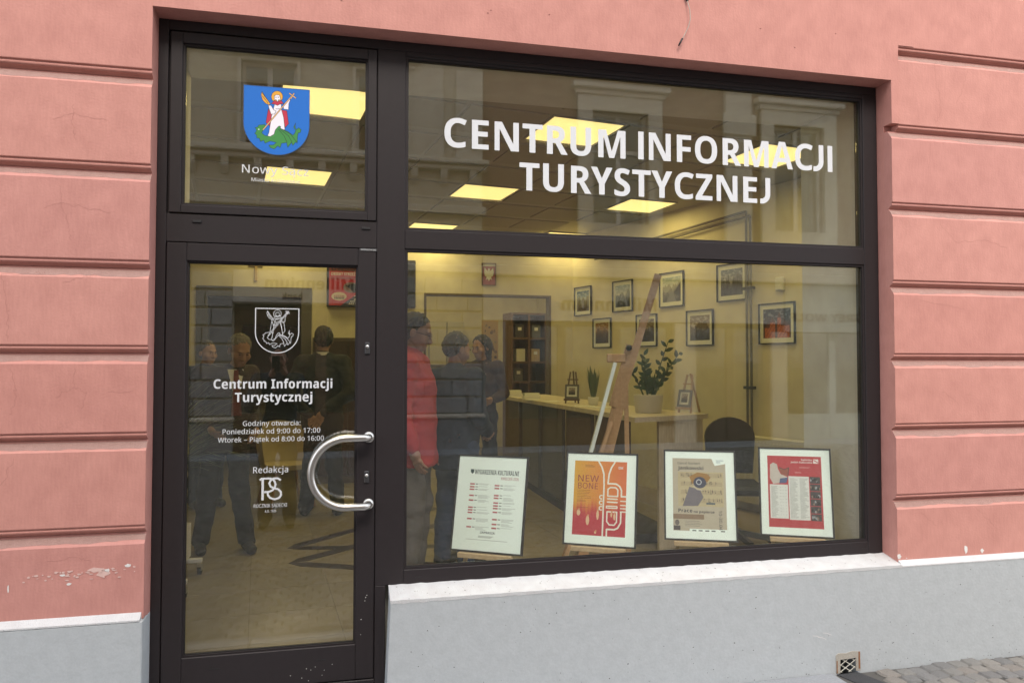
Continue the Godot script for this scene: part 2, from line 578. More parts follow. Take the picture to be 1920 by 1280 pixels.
# a relaxed right hand: wrist at the origin, fingers towards -y, palm towards +z, thumb towards +x
func make_hand() -> void:
	var f := Field.new(Vector3(-0.06, -0.215, -0.045), Vector3(0.085, 0.03, 0.085), 0.0048)
	f.cap(Vector3(0, 0.02, 0), Vector3(0, -0.03, 0), 0.027, 0.03, 0.02, Vector3(1, 1, 1.4))
	f.cap(Vector3(-0.024, -0.085, 0.002), Vector3(0.024, -0.085, 0.002), 0.016, 0.016, 0.03)
	f.cap(Vector3(-0.014, -0.04, 0), Vector3(0.014, -0.04, 0), 0.02, 0.02, 0.03)
	var root := [Vector3(0.03, -0.09, 0.002), Vector3(0.01, -0.094, 0.0), Vector3(-0.011, -0.092, 0.0), Vector3(-0.03, -0.084, 0.002)]
	var long := [0.07, 0.078, 0.073, 0.057]
	for k in 4:
		var a: Vector3 = root[k]
		var l: float = long[k]
		var b := a + Vector3(a.x * 0.12, -l * 0.45, l * 0.12)
		var c := b + Vector3(a.x * 0.05, -l * 0.3, l * 0.2)
		var e := c + Vector3(0, -l * 0.18, l * 0.22)
		f.cap(a, b, 0.0098, 0.009, 0.004)
		f.cap(b, c, 0.009, 0.0083, 0.004)
		f.cap(c, e, 0.0083, 0.0072, 0.004)
	f.cap(Vector3(0.02, -0.03, 0.008), Vector3(0.045, -0.06, 0.022), 0.015, 0.012, 0.012)
	f.cap(Vector3(0.045, -0.06, 0.022), Vector3(0.052, -0.092, 0.034), 0.0115, 0.009, 0.005)
	hand_acc = Acc.new()
	f.nets(hand_acc)

# joints of a figure 1.75 m tall with its feet at y = 0, facing +z; +x is its left
func joints(change := {}) -> Dictionary:
	var j := {
		pelvis = Vector3(0, 0.93, 0), chest = Vector3(0, 1.27, -0.01), neck = Vector3(0, 1.47, -0.02), head = Vector3(0, 1.625, 0.01),
		shoulder_l = Vector3(0.185, 1.41, -0.02), shoulder_r = Vector3(-0.185, 1.41, -0.02), elbow_l = Vector3(0.245, 1.13, -0.04), elbow_r = Vector3(-0.245, 1.13, -0.04),
		wrist_l = Vector3(0.255, 0.88, 0.05), wrist_r = Vector3(-0.255, 0.88, 0.05), hip_l = Vector3(0.09, 0.9, 0), hip_r = Vector3(-0.09, 0.9, 0),
		knee_l = Vector3(0.105, 0.49, 0.02), knee_r = Vector3(-0.105, 0.49, 0.02), ankle_l = Vector3(0.115, 0.085, -0.02), ankle_r = Vector3(-0.115, 0.085, -0.02),
	}
	j.merge(change, true)
	return j

func person(label: String, at: Vector3, turn: float, tall: float, look: Dictionary) -> Node3D:
	var root := thing("person", label, "person", at, turn, "visitors in the office" if at.z < 0.0 else "")
	root.scale = Vector3.ONE * tall / 1.75
	var j := joints(look.get("pose", {}))
	var long: float = look.get("hem", 0.8)
	var bulk: float = look.get("bulk", 1.0)
	# the body: one skin from head to ankles, hands and head at a finer grain
	var skin := Acc.new()
	var f := Field.new(Vector3(-0.48, 0.0, -0.35), Vector3(0.48, 1.62, 0.48), 0.03)
	f.cap(j.pelvis, j.chest, 0.12, 0.13, 0.06, Vector3(1, 1, 1.4))
	f.cap(j.shoulder_l, j.shoulder_r, 0.05, 0.05, 0.05)
	f.cap(j.chest, j.neck, 0.1, 0.055, 0.05)
	f.cap(j.neck, j.head + Vector3(0, -0.06, -0.02), 0.055, 0.052, 0.02)
	for s in ["_l", "_r"]:
		f.cap(j["shoulder" + s], j["elbow" + s], 0.042, 0.036, 0.03)
		f.cap(j["elbow" + s], j["wrist" + s], 0.036, 0.028, 0.02)
		f.cap(j["hip" + s], j["knee" + s], 0.07, 0.05, 0.03)
		f.cap(j["knee" + s], j["ankle" + s], 0.05, 0.036, 0.02)
	f.nets(skin)
	var face := Basis.from_euler(look.get("gaze", Vector3.ZERO))
	skin.add(head_acc, Transform3D(face, j.head))
	for s in ["_l", "_r"]:
		var along: Vector3 = look.get("hand" + s, (j["wrist" + s] - j["elbow" + s]).normalized())
		var palm: Vector3 = look.get("palm" + s, Vector3(-0.7 if s == "_l" else 0.7, 0, 0.5))
		palm = (palm - along * palm.dot(along)).normalized()
		var side := (-along).cross(palm)
		if s == "_l": side = -side
		skin.add(hand_acc, Transform3D(Basis(side, -along, palm), j["wrist" + s]))
	var body := put(skin.mesh(), "body", look.skin, root)
	# clothes
	var coat := Field.new(Vector3(-0.5, long - 0.12, -0.36), Vector3(0.5, 1.56, 0.5), 0.02)
	coat.cap(Vector3(j.pelvis.x, long, j.pelvis.z), j.pelvis + Vector3(0, 0.12, 0), 0.178 * bulk, 0.163 * bulk, 0.05, Vector3(1, 1, 1.3))
	coat.cap(j.pelvis + Vector3(0, 0.1, 0), j.chest, 0.16 * bulk, 0.172 * bulk, 0.06, Vector3(1, 1, 1.35))
	coat.cap(j.chest, j.neck + Vector3(0, -0.07, 0), 0.168 * bulk, 0.1, 0.06, Vector3(1, 1, 1.3))
	coat.cap(j.shoulder_l, j.shoulder_r, 0.07 * bulk, 0.07 * bulk, 0.06)
	coat.cap(j.neck + Vector3(0, -0.05, 0), j.neck + Vector3(0, look.get("collar", 0.005), -0.012), 0.085, 0.066, 0.03)
	for s in ["_l", "_r"]:
		coat.cap(j["shoulder" + s], j["elbow" + s], 0.07 * bulk, 0.06 * bulk, 0.035)
		coat.cap(j["elbow" + s], j["wrist" + s].lerp(j["elbow" + s], 0.06), 0.06 * bulk, 0.047 * bulk, 0.03)
	coat.keep(Vector3(0, -1, 0), -long + 0.005)
	var folds := FastNoiseLite.new()
	folds.seed = int(absf(at.x * 100.0)) + 3
	folds.frequency = 1.0
	folds.fractal_octaves = 3
	coat.crumple(folds, 0.018, Vector3(6, 9, 6))
	var cloth := Acc.new()
	coat.nets(cloth)
	put(cloth.mesh(), "jacket", look.jacket, root)
	var legs := Field.new(Vector3(-0.34, 0.02, -0.32), Vector3(0.34, 1.02, 0.36), 0.02)
	legs.cap(j.hip_l, j.hip_r, 0.1, 0.1, 0.05, Vector3(1, 1, 1.15))
	for s in ["_l", "_r"]:
		legs.cap(j["hip" + s], j["knee" + s], 0.088, 0.075, 0.04)
		legs.cap(j["knee" + s], j["ankle" + s] + Vector3(0, -0.03, 0), 0.077, 0.066, 0.03)
	legs.crumple(folds, 0.016, Vector3(6, 8, 6))
	legs.keep(Vector3(0, -1, 0), -0.05)
	cloth = Acc.new()
	legs.nets(cloth)
	put(cloth.mesh(), "trousers", look.trousers, root)
	for s in ["_l", "_r"]:
		var k: Vector3 = j["ankle" + s]
		var shoe := Field.new(k + Vector3(-0.09, -0.12, -0.13), k + Vector3(0.09, 0.06, 0.28), 0.012)
		shoe.cap(k + Vector3(0, -0.04, -0.03), k + Vector3(0.01 if s == "_l" else -0.01, -0.045, 0.16), 0.046, 0.042, 0.02)
		shoe.cap(k + Vector3(0, -0.02, -0.01), k + Vector3(0, 0.01, -0.01), 0.045, 0.04, 0.02)
		shoe.keep(Vector3(0, -1, 0), -(k.y - 0.085) - 0.002)
		cloth = Acc.new()
		shoe.nets(cloth)
		put(cloth.mesh(), "shoe", look.get("shoes", M.black), root)
	# hair
	var style: String = look.get("style", "short")
	var hf := Field.new(Vector3(-0.12, -0.2, -0.15), Vector3(0.12, 0.16, 0.13), 0.008)
	if style == "receding":
		hf.ell(Vector3(0, 0.036, -0.022), Vector3(0.084, 0.09, 0.101), 0.02)
		hf.ell(Vector3(0, -0.005, -0.045), Vector3(0.082, 0.066, 0.072), 0.03)
		hf.keep(Vector3(0, 0.1, 1).normalized(), 0.034)
		hf.keep(Vector3(0, -0.75, 1).normalized(), -0.004)
		hf.keep(Vector3(0, -1, 0), 0.075)
	elif style == "long":
		hf.ell(Vector3(0, 0.035, -0.022), Vector3(0.092, 0.103, 0.108), 0.02)
		hf.cap(Vector3(0, 0.0, -0.06), Vector3(0, -0.15, -0.06), 0.08, 0.06, 0.04)
		hf.keep(Vector3(0, -0.45, 1).normalized(), 0.022)
	else:
		hf.ell(Vector3(0, 0.042, -0.02), Vector3(0.085, 0.092, 0.1), 0.02)
		hf.ell(Vector3(0, 0.0, -0.05), Vector3(0.078, 0.07, 0.066), 0.03)
		hf.keep(Vector3(0, -0.62, 1).normalized(), 0.004 if style == "short" else 0.014)
		hf.keep(Vector3(0, -1, 0), 0.075)
	hf.crumple(folds, 0.013, Vector3(38, 16, 38))
	var hacc := Acc.new()
	hf.nets(hacc)
	var placed := Acc.new()
	placed.add(hacc, Transform3D(face, j.head))
	put(placed.mesh(), "hair", look.hair, root)
	# eyes and brows
	var eyes := mb(true)
	for s in [-1.0, 1.0]:
		for e in [[Vector3(0.031 * s, 0.001, 0.0885), Vector3(0.009, 0.005, 0.004)], [Vector3(0.032 * s, 0.022, 0.094), Vector3(0.018, 0.004, 0.005)]]:
			var ring := []
			for q in 9:
				var a := TAU * q / 8.0
				ring.append(j.head + face * (e[0] + Vector3(cos(a) * e[1].x, sin(a) * e[1].y, 0)))
			var tip: Vector3 = j.head + face * (e[0] + Vector3(0, 0, e[1].z))
			for q in 8: ntri(eyes, ring[q], ring[q + 1], tip, face.z)
	build(eyes, "eyes", M.hair_dark, root)
	if look.has("tie"):
		var shirt := mb()
		var rows := 7
		var mid: float = j.neck.x * 0.85
		for r in rows:
			var y0 := 1.455 - 0.045 * r
			var y1 := y0 - 0.045
			var w0 := 0.062 * (1.0 - float(r) / rows)
			var w1 := 0.062 * (1.0 - float(r + 1) / rows)
			var z0 := coat.front(mid, y0) + 0.012
			var z1 := coat.front(mid, y1) + 0.012
			nquad(shirt, Vector3(mid - w0, y0, z0 - 0.008), Vector3(mid, y0, z0), Vector3(mid, y1, z1), Vector3(mid - w1, y1, z1 - 0.008), Vector3.BACK)
			nquad(shirt, Vector3(mid + w0, y0, z0 - 0.008), Vector3(mid, y0, z0), Vector3(mid, y1, z1), Vector3(mid + w1, y1, z1 - 0.008), Vector3.BACK)
		build(shirt, "shirt_front", M.shirt, root)
		var tie := mb()
		var last := Vector3(mid, 1.45, coat.front(mid, 1.45) + 0.02)
		for r in 8:
			var y1 := 1.45 - 0.045 * (r + 1)
			var nxt := Vector3(mid, y1, coat.front(mid, y1) + 0.02)
			var w := 0.016 + 0.003 * r
			nquad(tie, last + Vector3(-w, 0, 0), last + Vector3(w, 0, 0), nxt + Vector3(w + 0.003, 0, 0), nxt + Vector3(-w - 0.003, 0, 0), Vector3.BACK)
			last = nxt
		build(tie, "tie", look.tie, root)
	if look.has("collar_white"):
		var band := mb(true)
		for q in 16:
			var a0 := TAU * q / 16
			var a1 := TAU * (q + 1) / 16
			var c: Vector3 = j.neck + Vector3(0, 0.012, -0.01)
			var p0 := Vector3(cos(a0) * 0.066, 0, sin(a0) * 0.066)
			var p1 := Vector3(cos(a1) * 0.066, 0, sin(a1) * 0.066)
			nquad(band, c + p0, c + p1, c + p1 * 0.95 + Vector3(0, 0.03, 0), c + p0 * 0.95 + Vector3(0, 0.03, 0), p0 + p1)
		build(band, "shirt_collar", M.shirt, root)
	if look.has("glasses"):
		var g := mb()
		for s in [-1.0, 1.0]:
			var o: Vector3 = j.head + face * Vector3(0.033 * s, 0.0, 0.105)
			ribbon(g, arc2(Vector2.ZERO, 0.024, 0.018, 0, 360, 16), 0.004, o, face.x, face.y)
			bar(g, j.head + face * Vector3(0.057 * s, 0.004, 0.105), j.head + face * Vector3(0.082 * s, 0.004, -0.01), 0.004, 0.003)
		bar(g, j.head + face * Vector3(-0.009, 0.003, 0.106), j.head + face * Vector3(0.009, 0.003, 0.106), 0.003, 0.003, Vector3.UP)
		build(g, "glasses", M.black, root)
	return root

func people() -> void:
	make_head()
	make_hand()
	M.skin = mat(0.32, 0.18, 0.125, 0.6)
	M.skin_pale = mat(0.38, 0.225, 0.16, 0.6)
	M.hair_dark = mat(0.018, 0.014, 0.011, 0.6)
	M.hair_grey = mat(0.085, 0.08, 0.075, 0.7)
	M.hair_white = mat(0.17, 0.16, 0.145, 0.7)
	M.suit_black = mat(0.012, 0.012, 0.014, 0.8)
	M.suit_navy = mat(0.014, 0.018, 0.034, 0.8)
	M.suit_brown = mat(0.03, 0.018, 0.017, 0.8)
	M.shirt = mat(0.68, 0.68, 0.68, 0.8)
	M.tie_red = mat(0.13, 0.02, 0.025, 0.7)
	M.red_jacket = mat(0.4, 0.035, 0.042, 0.85)
	M.jeans = mat(0.028, 0.045, 0.09, 0.85)
	M.navy_coat = mat(0.012, 0.02, 0.036, 0.9)
	M.trousers_grey = mat(0.12, 0.11, 0.1, 0.85)
	M.plum = mat(0.035, 0.018, 0.028, 0.8)
	var fl := 0.03
	person("older man with white shirt collar and dark blue suit behind the feathery grass plant", Vector3(-0.6, fl, -4.9), 0.5, 1.73, {jacket = M.suit_navy, trousers = M.suit_navy, skin = M.skin_pale, hair = M.hair_grey, style = "short", collar_white = 1, gaze = Vector3(0.1, 0.35, 0)})
	person("grey haired man with white shirt and dark red tie looking down", Vector3(-0.12, fl, -2.85), 0.25, 1.74, {jacket = M.suit_brown, trousers = M.suit_black, skin = M.skin, hair = M.hair_white, style = "short", tie = M.tie_red, gaze = Vector3(0.42, 0.25, 0),
		pose = {neck = Vector3(0.07, 1.46, 0.01), head = Vector3(0.09, 1.605, 0.06), chest = Vector3(0.05, 1.26, 0), ankle_l = Vector3(0.17, 0.085, 0.02), ankle_r = Vector3(-0.17, 0.085, -0.1), knee_r = Vector3(-0.13, 0.49, -0.01), wrist_l = Vector3(0.2, 0.98, 0.2), wrist_r = Vector3(-0.14, 1.0, 0.2)}})
	person("man in a black suit standing with both hands clasped behind him", Vector3(0.6, fl, -4.2), 2.95, 1.86, {jacket = M.suit_black, trousers = M.suit_black, skin = M.skin, hair = M.hair_dark, style = "short", collar_white = 1, bulk = 1.06, gaze = Vector3(0.08, 0.25, 0),
		pose = {elbow_l = Vector3(0.29, 1.14, -0.13), elbow_r = Vector3(-0.29, 1.14, -0.13), wrist_l = Vector3(0.07, 0.93, -0.215), wrist_r = Vector3(-0.05, 0.96, -0.21), ankle_l = Vector3(0.15, 0.085, -0.02), ankle_r = Vector3(-0.15, 0.085, -0.02)},
		palm_l = Vector3(0, 0, -1), palm_r = Vector3(0, 0, -1), hand_l = Vector3(-0.6, -0.75, -0.1), hand_r = Vector3(0.6, -0.75, -0.1)})
	person("man with glasses in a bright red jacket", Vector3(1.27, fl, -1.75), 1.25, 1.84, {jacket = M.red_jacket, trousers = M.trousers_grey, skin = M.skin, hair = M.hair_dark, style = "short", glasses = 1, bulk = 1.12, hem = 0.76, collar = 0.03, gaze = Vector3(0.3, 0.1, 0)})
	person("man with cropped hair in a navy coat and blue jeans seen from behind", Vector3(1.6, fl, -2.0), 2.3, 1.72, {jacket = M.navy_coat, trousers = M.jeans, skin = M.skin_pale, hair = M.hair_grey, style = "short", bulk = 1.1, hem = 0.74, gaze = Vector3(0.25, -0.3, 0), pose = {wrist_l = Vector3(0.15, 1.0, 0.2), wrist_r = Vector3(-0.15, 1.0, 0.2)}})
	person("dark haired woman in a plum jacket leaning at the far counter", Vector3(2.28, fl, -4.6), -0.6, 1.8, {jacket = M.plum, trousers = M.suit_navy, skin = M.skin, hair = M.hair_dark, style = "long", bulk = 0.95, gaze = Vector3(0.15, -0.3, 0), pose = {wrist_l = Vector3(0.22, 1.08, 0.24), wrist_r = Vector3(-0.1, 1.02, 0.26)}})
	var p := person("man in a dark suit in the street holding a phone before his mouth", Vector3(0.17, -0.08, 3.98), PI - 0.05, 1.78, {jacket = M.suit_navy, trousers = M.suit_navy, skin = M.skin_pale, hair = M.hair_dark, style = "short", gaze = Vector3(0.05, 0, 0),
		pose = {elbow_r = Vector3(-0.25, 1.19, 0.13), wrist_r = Vector3(-0.07, 1.46, 0.27), elbow_l = Vector3(0.25, 1.17, 0.1), wrist_l = Vector3(0.06, 1.44, 0.27)}, hand_r = Vector3(0.25, 0.95, 0.1), hand_l = Vector3(-0.25, 0.95, 0.1), palm_r = Vector3(0.8, -0.2, 0.5), palm_l = Vector3(-0.8, -0.2, 0.5)})
	var ph := thing("phone", "dark phone held up by the man in the street", "phone", p.position + Vector3(0.0, 1.6, -0.34), PI)
	var st := mb()
	box(st, Vector3(-0.037, -0.075, -0.004), Vector3(0.037, 0.075, 0.004), 0.003)
	build(st, "case", M.black, ph)
	st = mb()
	box(st, Vector3(-0.033, -0.07, -0.0055), Vector3(0.033, 0.07, -0.0042))
	build(st, "screen_glass", M.far_glass, ph)

# ------------------------------------------------------------------ the pink house
const FRONT := -0.114
const GLASS := -0.136

# one band of the rusticated plaster: dusty chamfer at its top, a bead over the groove at its foot
func band_profile(y0: float, y1: float) -> PackedVector2Array:
	var p := PackedVector2Array()
	for q in [[-0.06, y0 - 0.035], [-0.032, y0 - 0.034], [-0.022, y0 - 0.026], [-0.012, y0 - 0.0215], [-0.007, y0 - 0.017], [-0.0055, y0 - 0.012], [-0.0085, y0 - 0.007], [-0.009, y0 - 0.003], [-0.001, y0], [0.0, y0 + 0.003], [0.0, y1 - 0.081], [-0.0025, y1 - 0.0775], [-0.028, y1 - 0.042], [-0.032, y1 - 0.035], [-0.06, y1 - 0.035]]:
		p.append(Vector2(q[0], q[1]))
	return p

func member(st: SurfaceTool, x0: float, x1: float, y0: float, y1: float, z := FRONT, deep := 0.075) -> void:
	box(st, Vector3(x0, y0, z - deep), Vector3(x1, y1, z), 0.0025)

func rim(st: SurfaceTool, x0: float, x1: float, y0: float, y1: float, w: float, z0: float, z1: float) -> void:
	box(st, Vector3(x0, y0, z0), Vector3(x0 + w, y1, z1))
	box(st, Vector3(x1 - w, y0, z0), Vector3(x1, y1, z1))
	box(st, Vector3(x0 + w, y0, z0), Vector3(x1 - w, y0 + w, z1))
	box(st, Vector3(x0 + w, y1 - w, z0), Vector3(x1 - w, y1, z1))

func glazing(parent: Node, x0: float, x1: float, y0: float, y1: float) -> void:
	var st := mb()
	rim(st, x0 - 0.002, x1 + 0.002, y0 - 0.002, y1 + 0.002, 0.006, GLASS - 0.001, GLASS + 0.008)
	build(st, "gasket", M.gasket, parent)
	for z in [GLASS - 0.004, GLASS - 0.024]:
		st = mb()
		box(st, Vector3(x0, y0, z), Vector3(x1, y1, z + 0.004))
		build(st, "pane", M.glass, parent)

func crack(parent: Node, pts: Array, w := 0.0009) -> void:
	var p := PackedVector2Array()
	for i in pts.size():
		var q := Vector2(pts[i][0], pts[i][1])
		if i > 0:
			var a: Vector2 = Vector2(pts[i - 1][0], pts[i - 1][1])
			for k in 6:
				p.append(a.lerp(q, (k + 1) / 7.0) + Vector2(rng.randf_range(-1, 1), rng.randf_range(-1, 1)) * 0.007)
		p.append(q)
	var st := mb()
	ribbon(st, p, w, Vector3(0, 0, 0.0006), Vector3.RIGHT, Vector3.UP)
	build(st, "crack", M.crack, parent)

func patch(parent: Node, called: String, m: Material, x: float, y: float, w: float, h: float, z: float, n := 11) -> void:
	var p := PackedVector2Array()
	for i in n:
		var a := TAU * i / n
		var r := rng.randf_range(0.55, 1.0)
		p.append(Vector2(cos(a) * w * r, sin(a) * h * r))
	var st := mb()
	extrude(st, p, Vector3(x, y, z), Vector3.RIGHT, Vector3.UP, Vector3(0, 0, 0.0007))
	build(st, called, m, parent)

# a capital J that stands on the base line
func letter_j(parent: Node, x0: float, x1: float, y: float, cap: float) -> void:
	var s := 0.029
	var p := PackedVector2Array([Vector2(x1, y + cap), Vector2(x1 - s, y + cap), Vector2(x1 - s, y + 0.052)])
	for q in arc2(Vector2(x0 + 0.008, y + 0.052), x1 - s - x0 - 0.008, 0.026, 0, -80, 6): p.append(q)
	p.append(Vector2(x0, y + 0.026))
	p.append(Vector2(x0 - 0.001, y - 0.001))
	for q in arc2(Vector2(x0 + 0.008, y + 0.052), x1 - x0 - 0.008, 0.0535, -85, 0, 8): p.append(q)
	var st := mb()
	extrude(st, p, Vector3(0, 0, GLASS + 0.0007), Vector3.RIGHT, Vector3.UP, Vector3(0, 0, 0.0006))
	build(st, "lettering", M.vinyl, parent)

func pink_house() -> void:
	var b := thing("pink_building", "salmon pink plastered house with grooved bands, grey plinth and dark shopfront", "building")
	var left := [4.1, 3.665, 3.235, 2.80, 2.385, 1.966, 1.60, 1.23, 0.835]
	var right := [4.13, 3.7, 3.27, 2.838, 2.407, 1.98, 1.58, 1.20, 0.818]
	for side in 2:
		var g: Array = left if side == 0 else right
		for i in range(1, g.size() + 1):
			var y1: float = g[i - 1]
			var x0 := -3.6 if side == 0 else (3.695 if y1 < 3.2 else 3.742)
			var x1 := -0.047 if side == 0 else 7.2
			var st := mb()
			var prof := band_profile(g[i], y1) if i < g.size() else band_profile(0.5, y1)
			if i == g.size():
				prof = PackedVector2Array([Vector2(-0.06, 0.44), Vector2(0.0, 0.44), Vector2(0.0, y1 - 0.081), Vector2(-0.0025, y1 - 0.0775), Vector2(-0.028, y1 - 0.042), Vector2(-0.032, y1 - 0.035), Vector2(-0.06, y1 - 0.035)])
			extrude(st, prof, Vector3(x0, 0, 0), Vector3.BACK, Vector3.UP, Vector3(x1 - x0, 0, 0))
			build(st, "plaster_band", M.pinks[(i * 7 + side * 3) % 4], b)
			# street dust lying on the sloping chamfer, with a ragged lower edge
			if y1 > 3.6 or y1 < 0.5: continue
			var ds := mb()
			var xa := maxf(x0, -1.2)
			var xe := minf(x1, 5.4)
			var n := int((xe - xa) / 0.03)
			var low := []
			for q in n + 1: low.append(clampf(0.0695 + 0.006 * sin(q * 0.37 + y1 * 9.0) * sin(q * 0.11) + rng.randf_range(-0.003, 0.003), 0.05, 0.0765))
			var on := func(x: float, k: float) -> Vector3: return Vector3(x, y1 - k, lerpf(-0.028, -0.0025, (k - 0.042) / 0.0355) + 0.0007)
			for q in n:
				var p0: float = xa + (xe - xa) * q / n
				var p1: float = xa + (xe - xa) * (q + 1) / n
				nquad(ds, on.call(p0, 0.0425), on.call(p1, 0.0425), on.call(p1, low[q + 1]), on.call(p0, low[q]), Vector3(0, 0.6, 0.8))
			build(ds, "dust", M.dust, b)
	# the masonry behind the plaster, and the smooth lintel over the shopfront
	var st := mb()
	box(st, Vector3(-3.6, -0.1, -0.8), Vector3(-0.047, 4.1, -0.06))
	build(st, "wall", M.pinks[1], b)
	st = mb()
	box(st, Vector3(3.695, -0.1, -0.8), Vector3(7.2, 4.1, -0.06))
	build(st, "wall", M.pinks[1], b)
	st = mb()
	extrude(st, PackedVector2Array([Vector2(-0.047, 3.077), Vector2(3.695, 3.077), Vector2(3.695, 2.84), Vector2(3.741, 2.84), Vector2(3.741, 3.235), Vector2(3.744, 3.275), Vector2(3.844, 3.275), Vector2(3.844, 4.1), Vector2(-0.047, 4.1)]), Vector3(0, 0, -0.79), Vector3.RIGHT, Vector3.UP, Vector3(0, 0, 0.793))
	build(st, "lintel", M.pinks[1], b)
	st = mb()
	box(st, Vector3(-3.6, 4.1, -0.8), Vector3(7.2, 10.5, 0.0))
	build(st, "upper_wall", M.pinks[2], b)
	# grey plinth with the hole of the air vent, white painted sill and chamfer
	st = mb()
	box(st, Vector3(-3.6, -0.14, -0.1125), Vector3(-0.0455, 0.436, 0.03), 0.004)
	build(st, "plinth", M.grey, b)
	st = mb()
	extrude(st, PackedVector2Array([Vector2(0.968, -0.14), Vector2(3.30, -0.14), Vector2(3.30, 0.0), Vector2(3.415, 0.0), Vector2(3.415, -0.14), Vector2(7.2, -0.14), Vector2(7.2, 0.436), Vector2(0.992, 0.436)]), Vector3(0, 0, -0.113), Vector3.RIGHT, Vector3.UP, Vector3(0, 0, 0.143))
	build(st, "plinth", M.grey, b)
	st = mb()
	box(st, Vector3(0.968, -0.14, -0.3), Vector3(3.695, 0.47, -0.19))
	build(st, "parapet", M.jamb, b)
	st = mb()
	var edge := PackedVector2Array([Vector2(-0.062, 0.4365), Vector2(0.0315, 0.4365), Vector2(0.0315, 0.443), Vector2(0.002, 0.4665), Vector2(-0.062, 0.4665)])
	extrude(st, edge, Vector3(-3.6, 0, 0), Vector3.BACK, Vector3.UP, Vector3(3.545, 0, 0))
	build(st, "painted_edge", M.white_paint, b)
	st = mb()
	extrude(st, edge, Vector3(3.697, 0, 0), Vector3.BACK, Vector3.UP, Vector3(3.5, 0, 0))
	build(st, "painted_edge", M.white_paint, b)
	# the sill's front and back edges were brushed by hand, so they wander a little
	st = mb()
	var n := 90
	for i in n:
		var xa := lerpf(0.99, 3.696, float(i) / n)
		var xb := lerpf(0.99, 3.696, float(i + 1) / n)
		var pts := []
		for x in [xa, xb]:
			var k := sin(x * 37.0) * 0.0012 + sin(x * 91.0 + 1.0) * 0.0009
			pts.append([Vector3(x, 0.4785 + absf(k) * 1.6, FRONT + 0.002), Vector3(x, 0.4495 + k * 0.4, 0.0312), Vector3(x, 0.4365 - absf(k) * 2.4, 0.0312), Vector3(x, 0.4365 - absf(k) * 2.4, 0.029)])
		for q in 3: nquad(st, pts[0][q], pts[1][q], pts[1][q + 1], pts[0][q + 1], Vector3(0, 1, 1))
	nquad(st, Vector3(0.99, 0.4785, FRONT), Vector3(0.99, 0.4495, 0.0312), Vector3(0.99, 0.4365, 0.0312), Vector3(0.99, 0.4365, FRONT), Vector3.LEFT)
	build(st, "sill", M.white_paint, b)
	# vent
	st = mb()
	box(st, Vector3(3.30, -0.14, -0.112), Vector3(3.415, 0.0, -0.10))
	build(st, "vent_back", M.black, b)
	st = mb()
	extrude(st, PackedVector2Array([Vector2(3.286, -0.085), Vector2(3.284, 0.008), Vector2(3.30, 0.018), Vector2(3.345, 0.015), Vector2(3.38, 0.022), Vector2(3.428, 0.019), Vector2(3.431, -0.08), Vector2(3.404, -0.08), Vector2(3.405, -0.013), Vector2(3.31, -0.016), Vector2(3.309, -0.085)]), Vector3(0, 0, 0.027), Vector3.RIGHT, Vector3.UP, Vector3(0, 0, 0.006))
	var vf := build(st, "vent_frame", M.old_mortar, b)
	st = mb()
	box(st, Vector3(3.418, -0.07, 0.0332), Vector3(3.427, 0.017, 0.0345))
	box(st, Vector3(3.287, -0.083, 0.0332), Vector3(3.292, -0.02, 0.0345))
	build(st, "rust_stain", M.rust, vf)
	st = mb()
	for k in range(-2, 4):
		for s in [-1.0, 1.0]:
			var a := Vector3(3.309, -0.085 + k * 0.034 + (0.044 if s < 0 else 0.0), 0.024 + s * 0.001)
			var e := a + Vector3(0.098, 0.06 * s, 0)
			var t0 := 0.0
			var t1 := 1.0
			for lim in [[-0.085, 1.0], [-0.015, -1.0]]:
				var f0: float = (a.y - lim[0]) * lim[1]
				var f1: float = (e.y - lim[0]) * lim[1]
				if f0 < 0.0 and f1 < 0.0: t1 = -1.0
				elif f0 < 0.0: t0 = maxf(t0, f0 / (f0 - f1))
				elif f1 < 0.0: t1 = minf(t1, f0 / (f0 - f1))
			if t1 > t0 + 0.05: bar(st, a.lerp(e, t0), a.lerp(e, t1), 0.004, 0.0015, Vector3.UP)
	build(st, "vent_mesh", M.radiator, vf)
	# ---- fixed frame of the shopfront
	st = mb()
	member(st, -0.047, -0.004, 0.0, 3.077)
	member(st, -0.004, 3.693, 3.03, 3.076)
	member(st, -0.004, 0.926, 2.068, 2.196)
	member(st, 0.926, 1.06, 0.478, 3.03)
	member(st, 0.926, 0.976, 0.0, 0.478)
	member(st, 1.06, 3.603, 3.007, 3.03)
	member(st, 1.06, 3.603, 2.073, 2.163)
	member(st, 1.06, 3.603, 0.4775, 0.545)
	member(st, 3.603, 3.694, 0.4775, 3.03)
	box(st, Vector3(-0.004, 0.0, FRONT - 0.075), Vector3(0.926, 0.05, FRONT + 0.004), 0.003)
	box(st, Vector3(-0.004, 0.05, FRONT - 0.075), Vector3(0.004, 3.03, FRONT - 0.02))
	box(st, Vector3(0.918, 0.05, FRONT - 0.075), Vector3(0.926, 3.03, FRONT - 0.02))
	var fr := build(st, "shopfront_frame", M.frame, b)
	st = mb()
	for y in [[0.545, 2.073], [2.163, 3.007]]:
		rim(st, 1.06, 3.603, y[0], y[1], 0.011, FRONT - 0.03, FRONT - 0.007)
	build(st, "glazing_bead", M.frame, fr)
	glazing(fr, 1.071, 3.592, 0.556, 2.062)
	glazing(fr, 1.071, 3.592, 2.174, 2.996)
	st = mb()
	for x in [1.115, 2.2, 3.56]:
		box(st, Vector3(x, 0.506, FRONT), Vector3(x + 0.03, 0.51, FRONT + 0.0012))
	for x in [0.105, 0.855]:
		box(st, Vector3(x, 2.157, FRONT), Vector3(x + 0.04, 2.168, FRONT + 0.006), 0.002)
	build(st, "drain_cover", M.gasket, fr)
	st = mb()
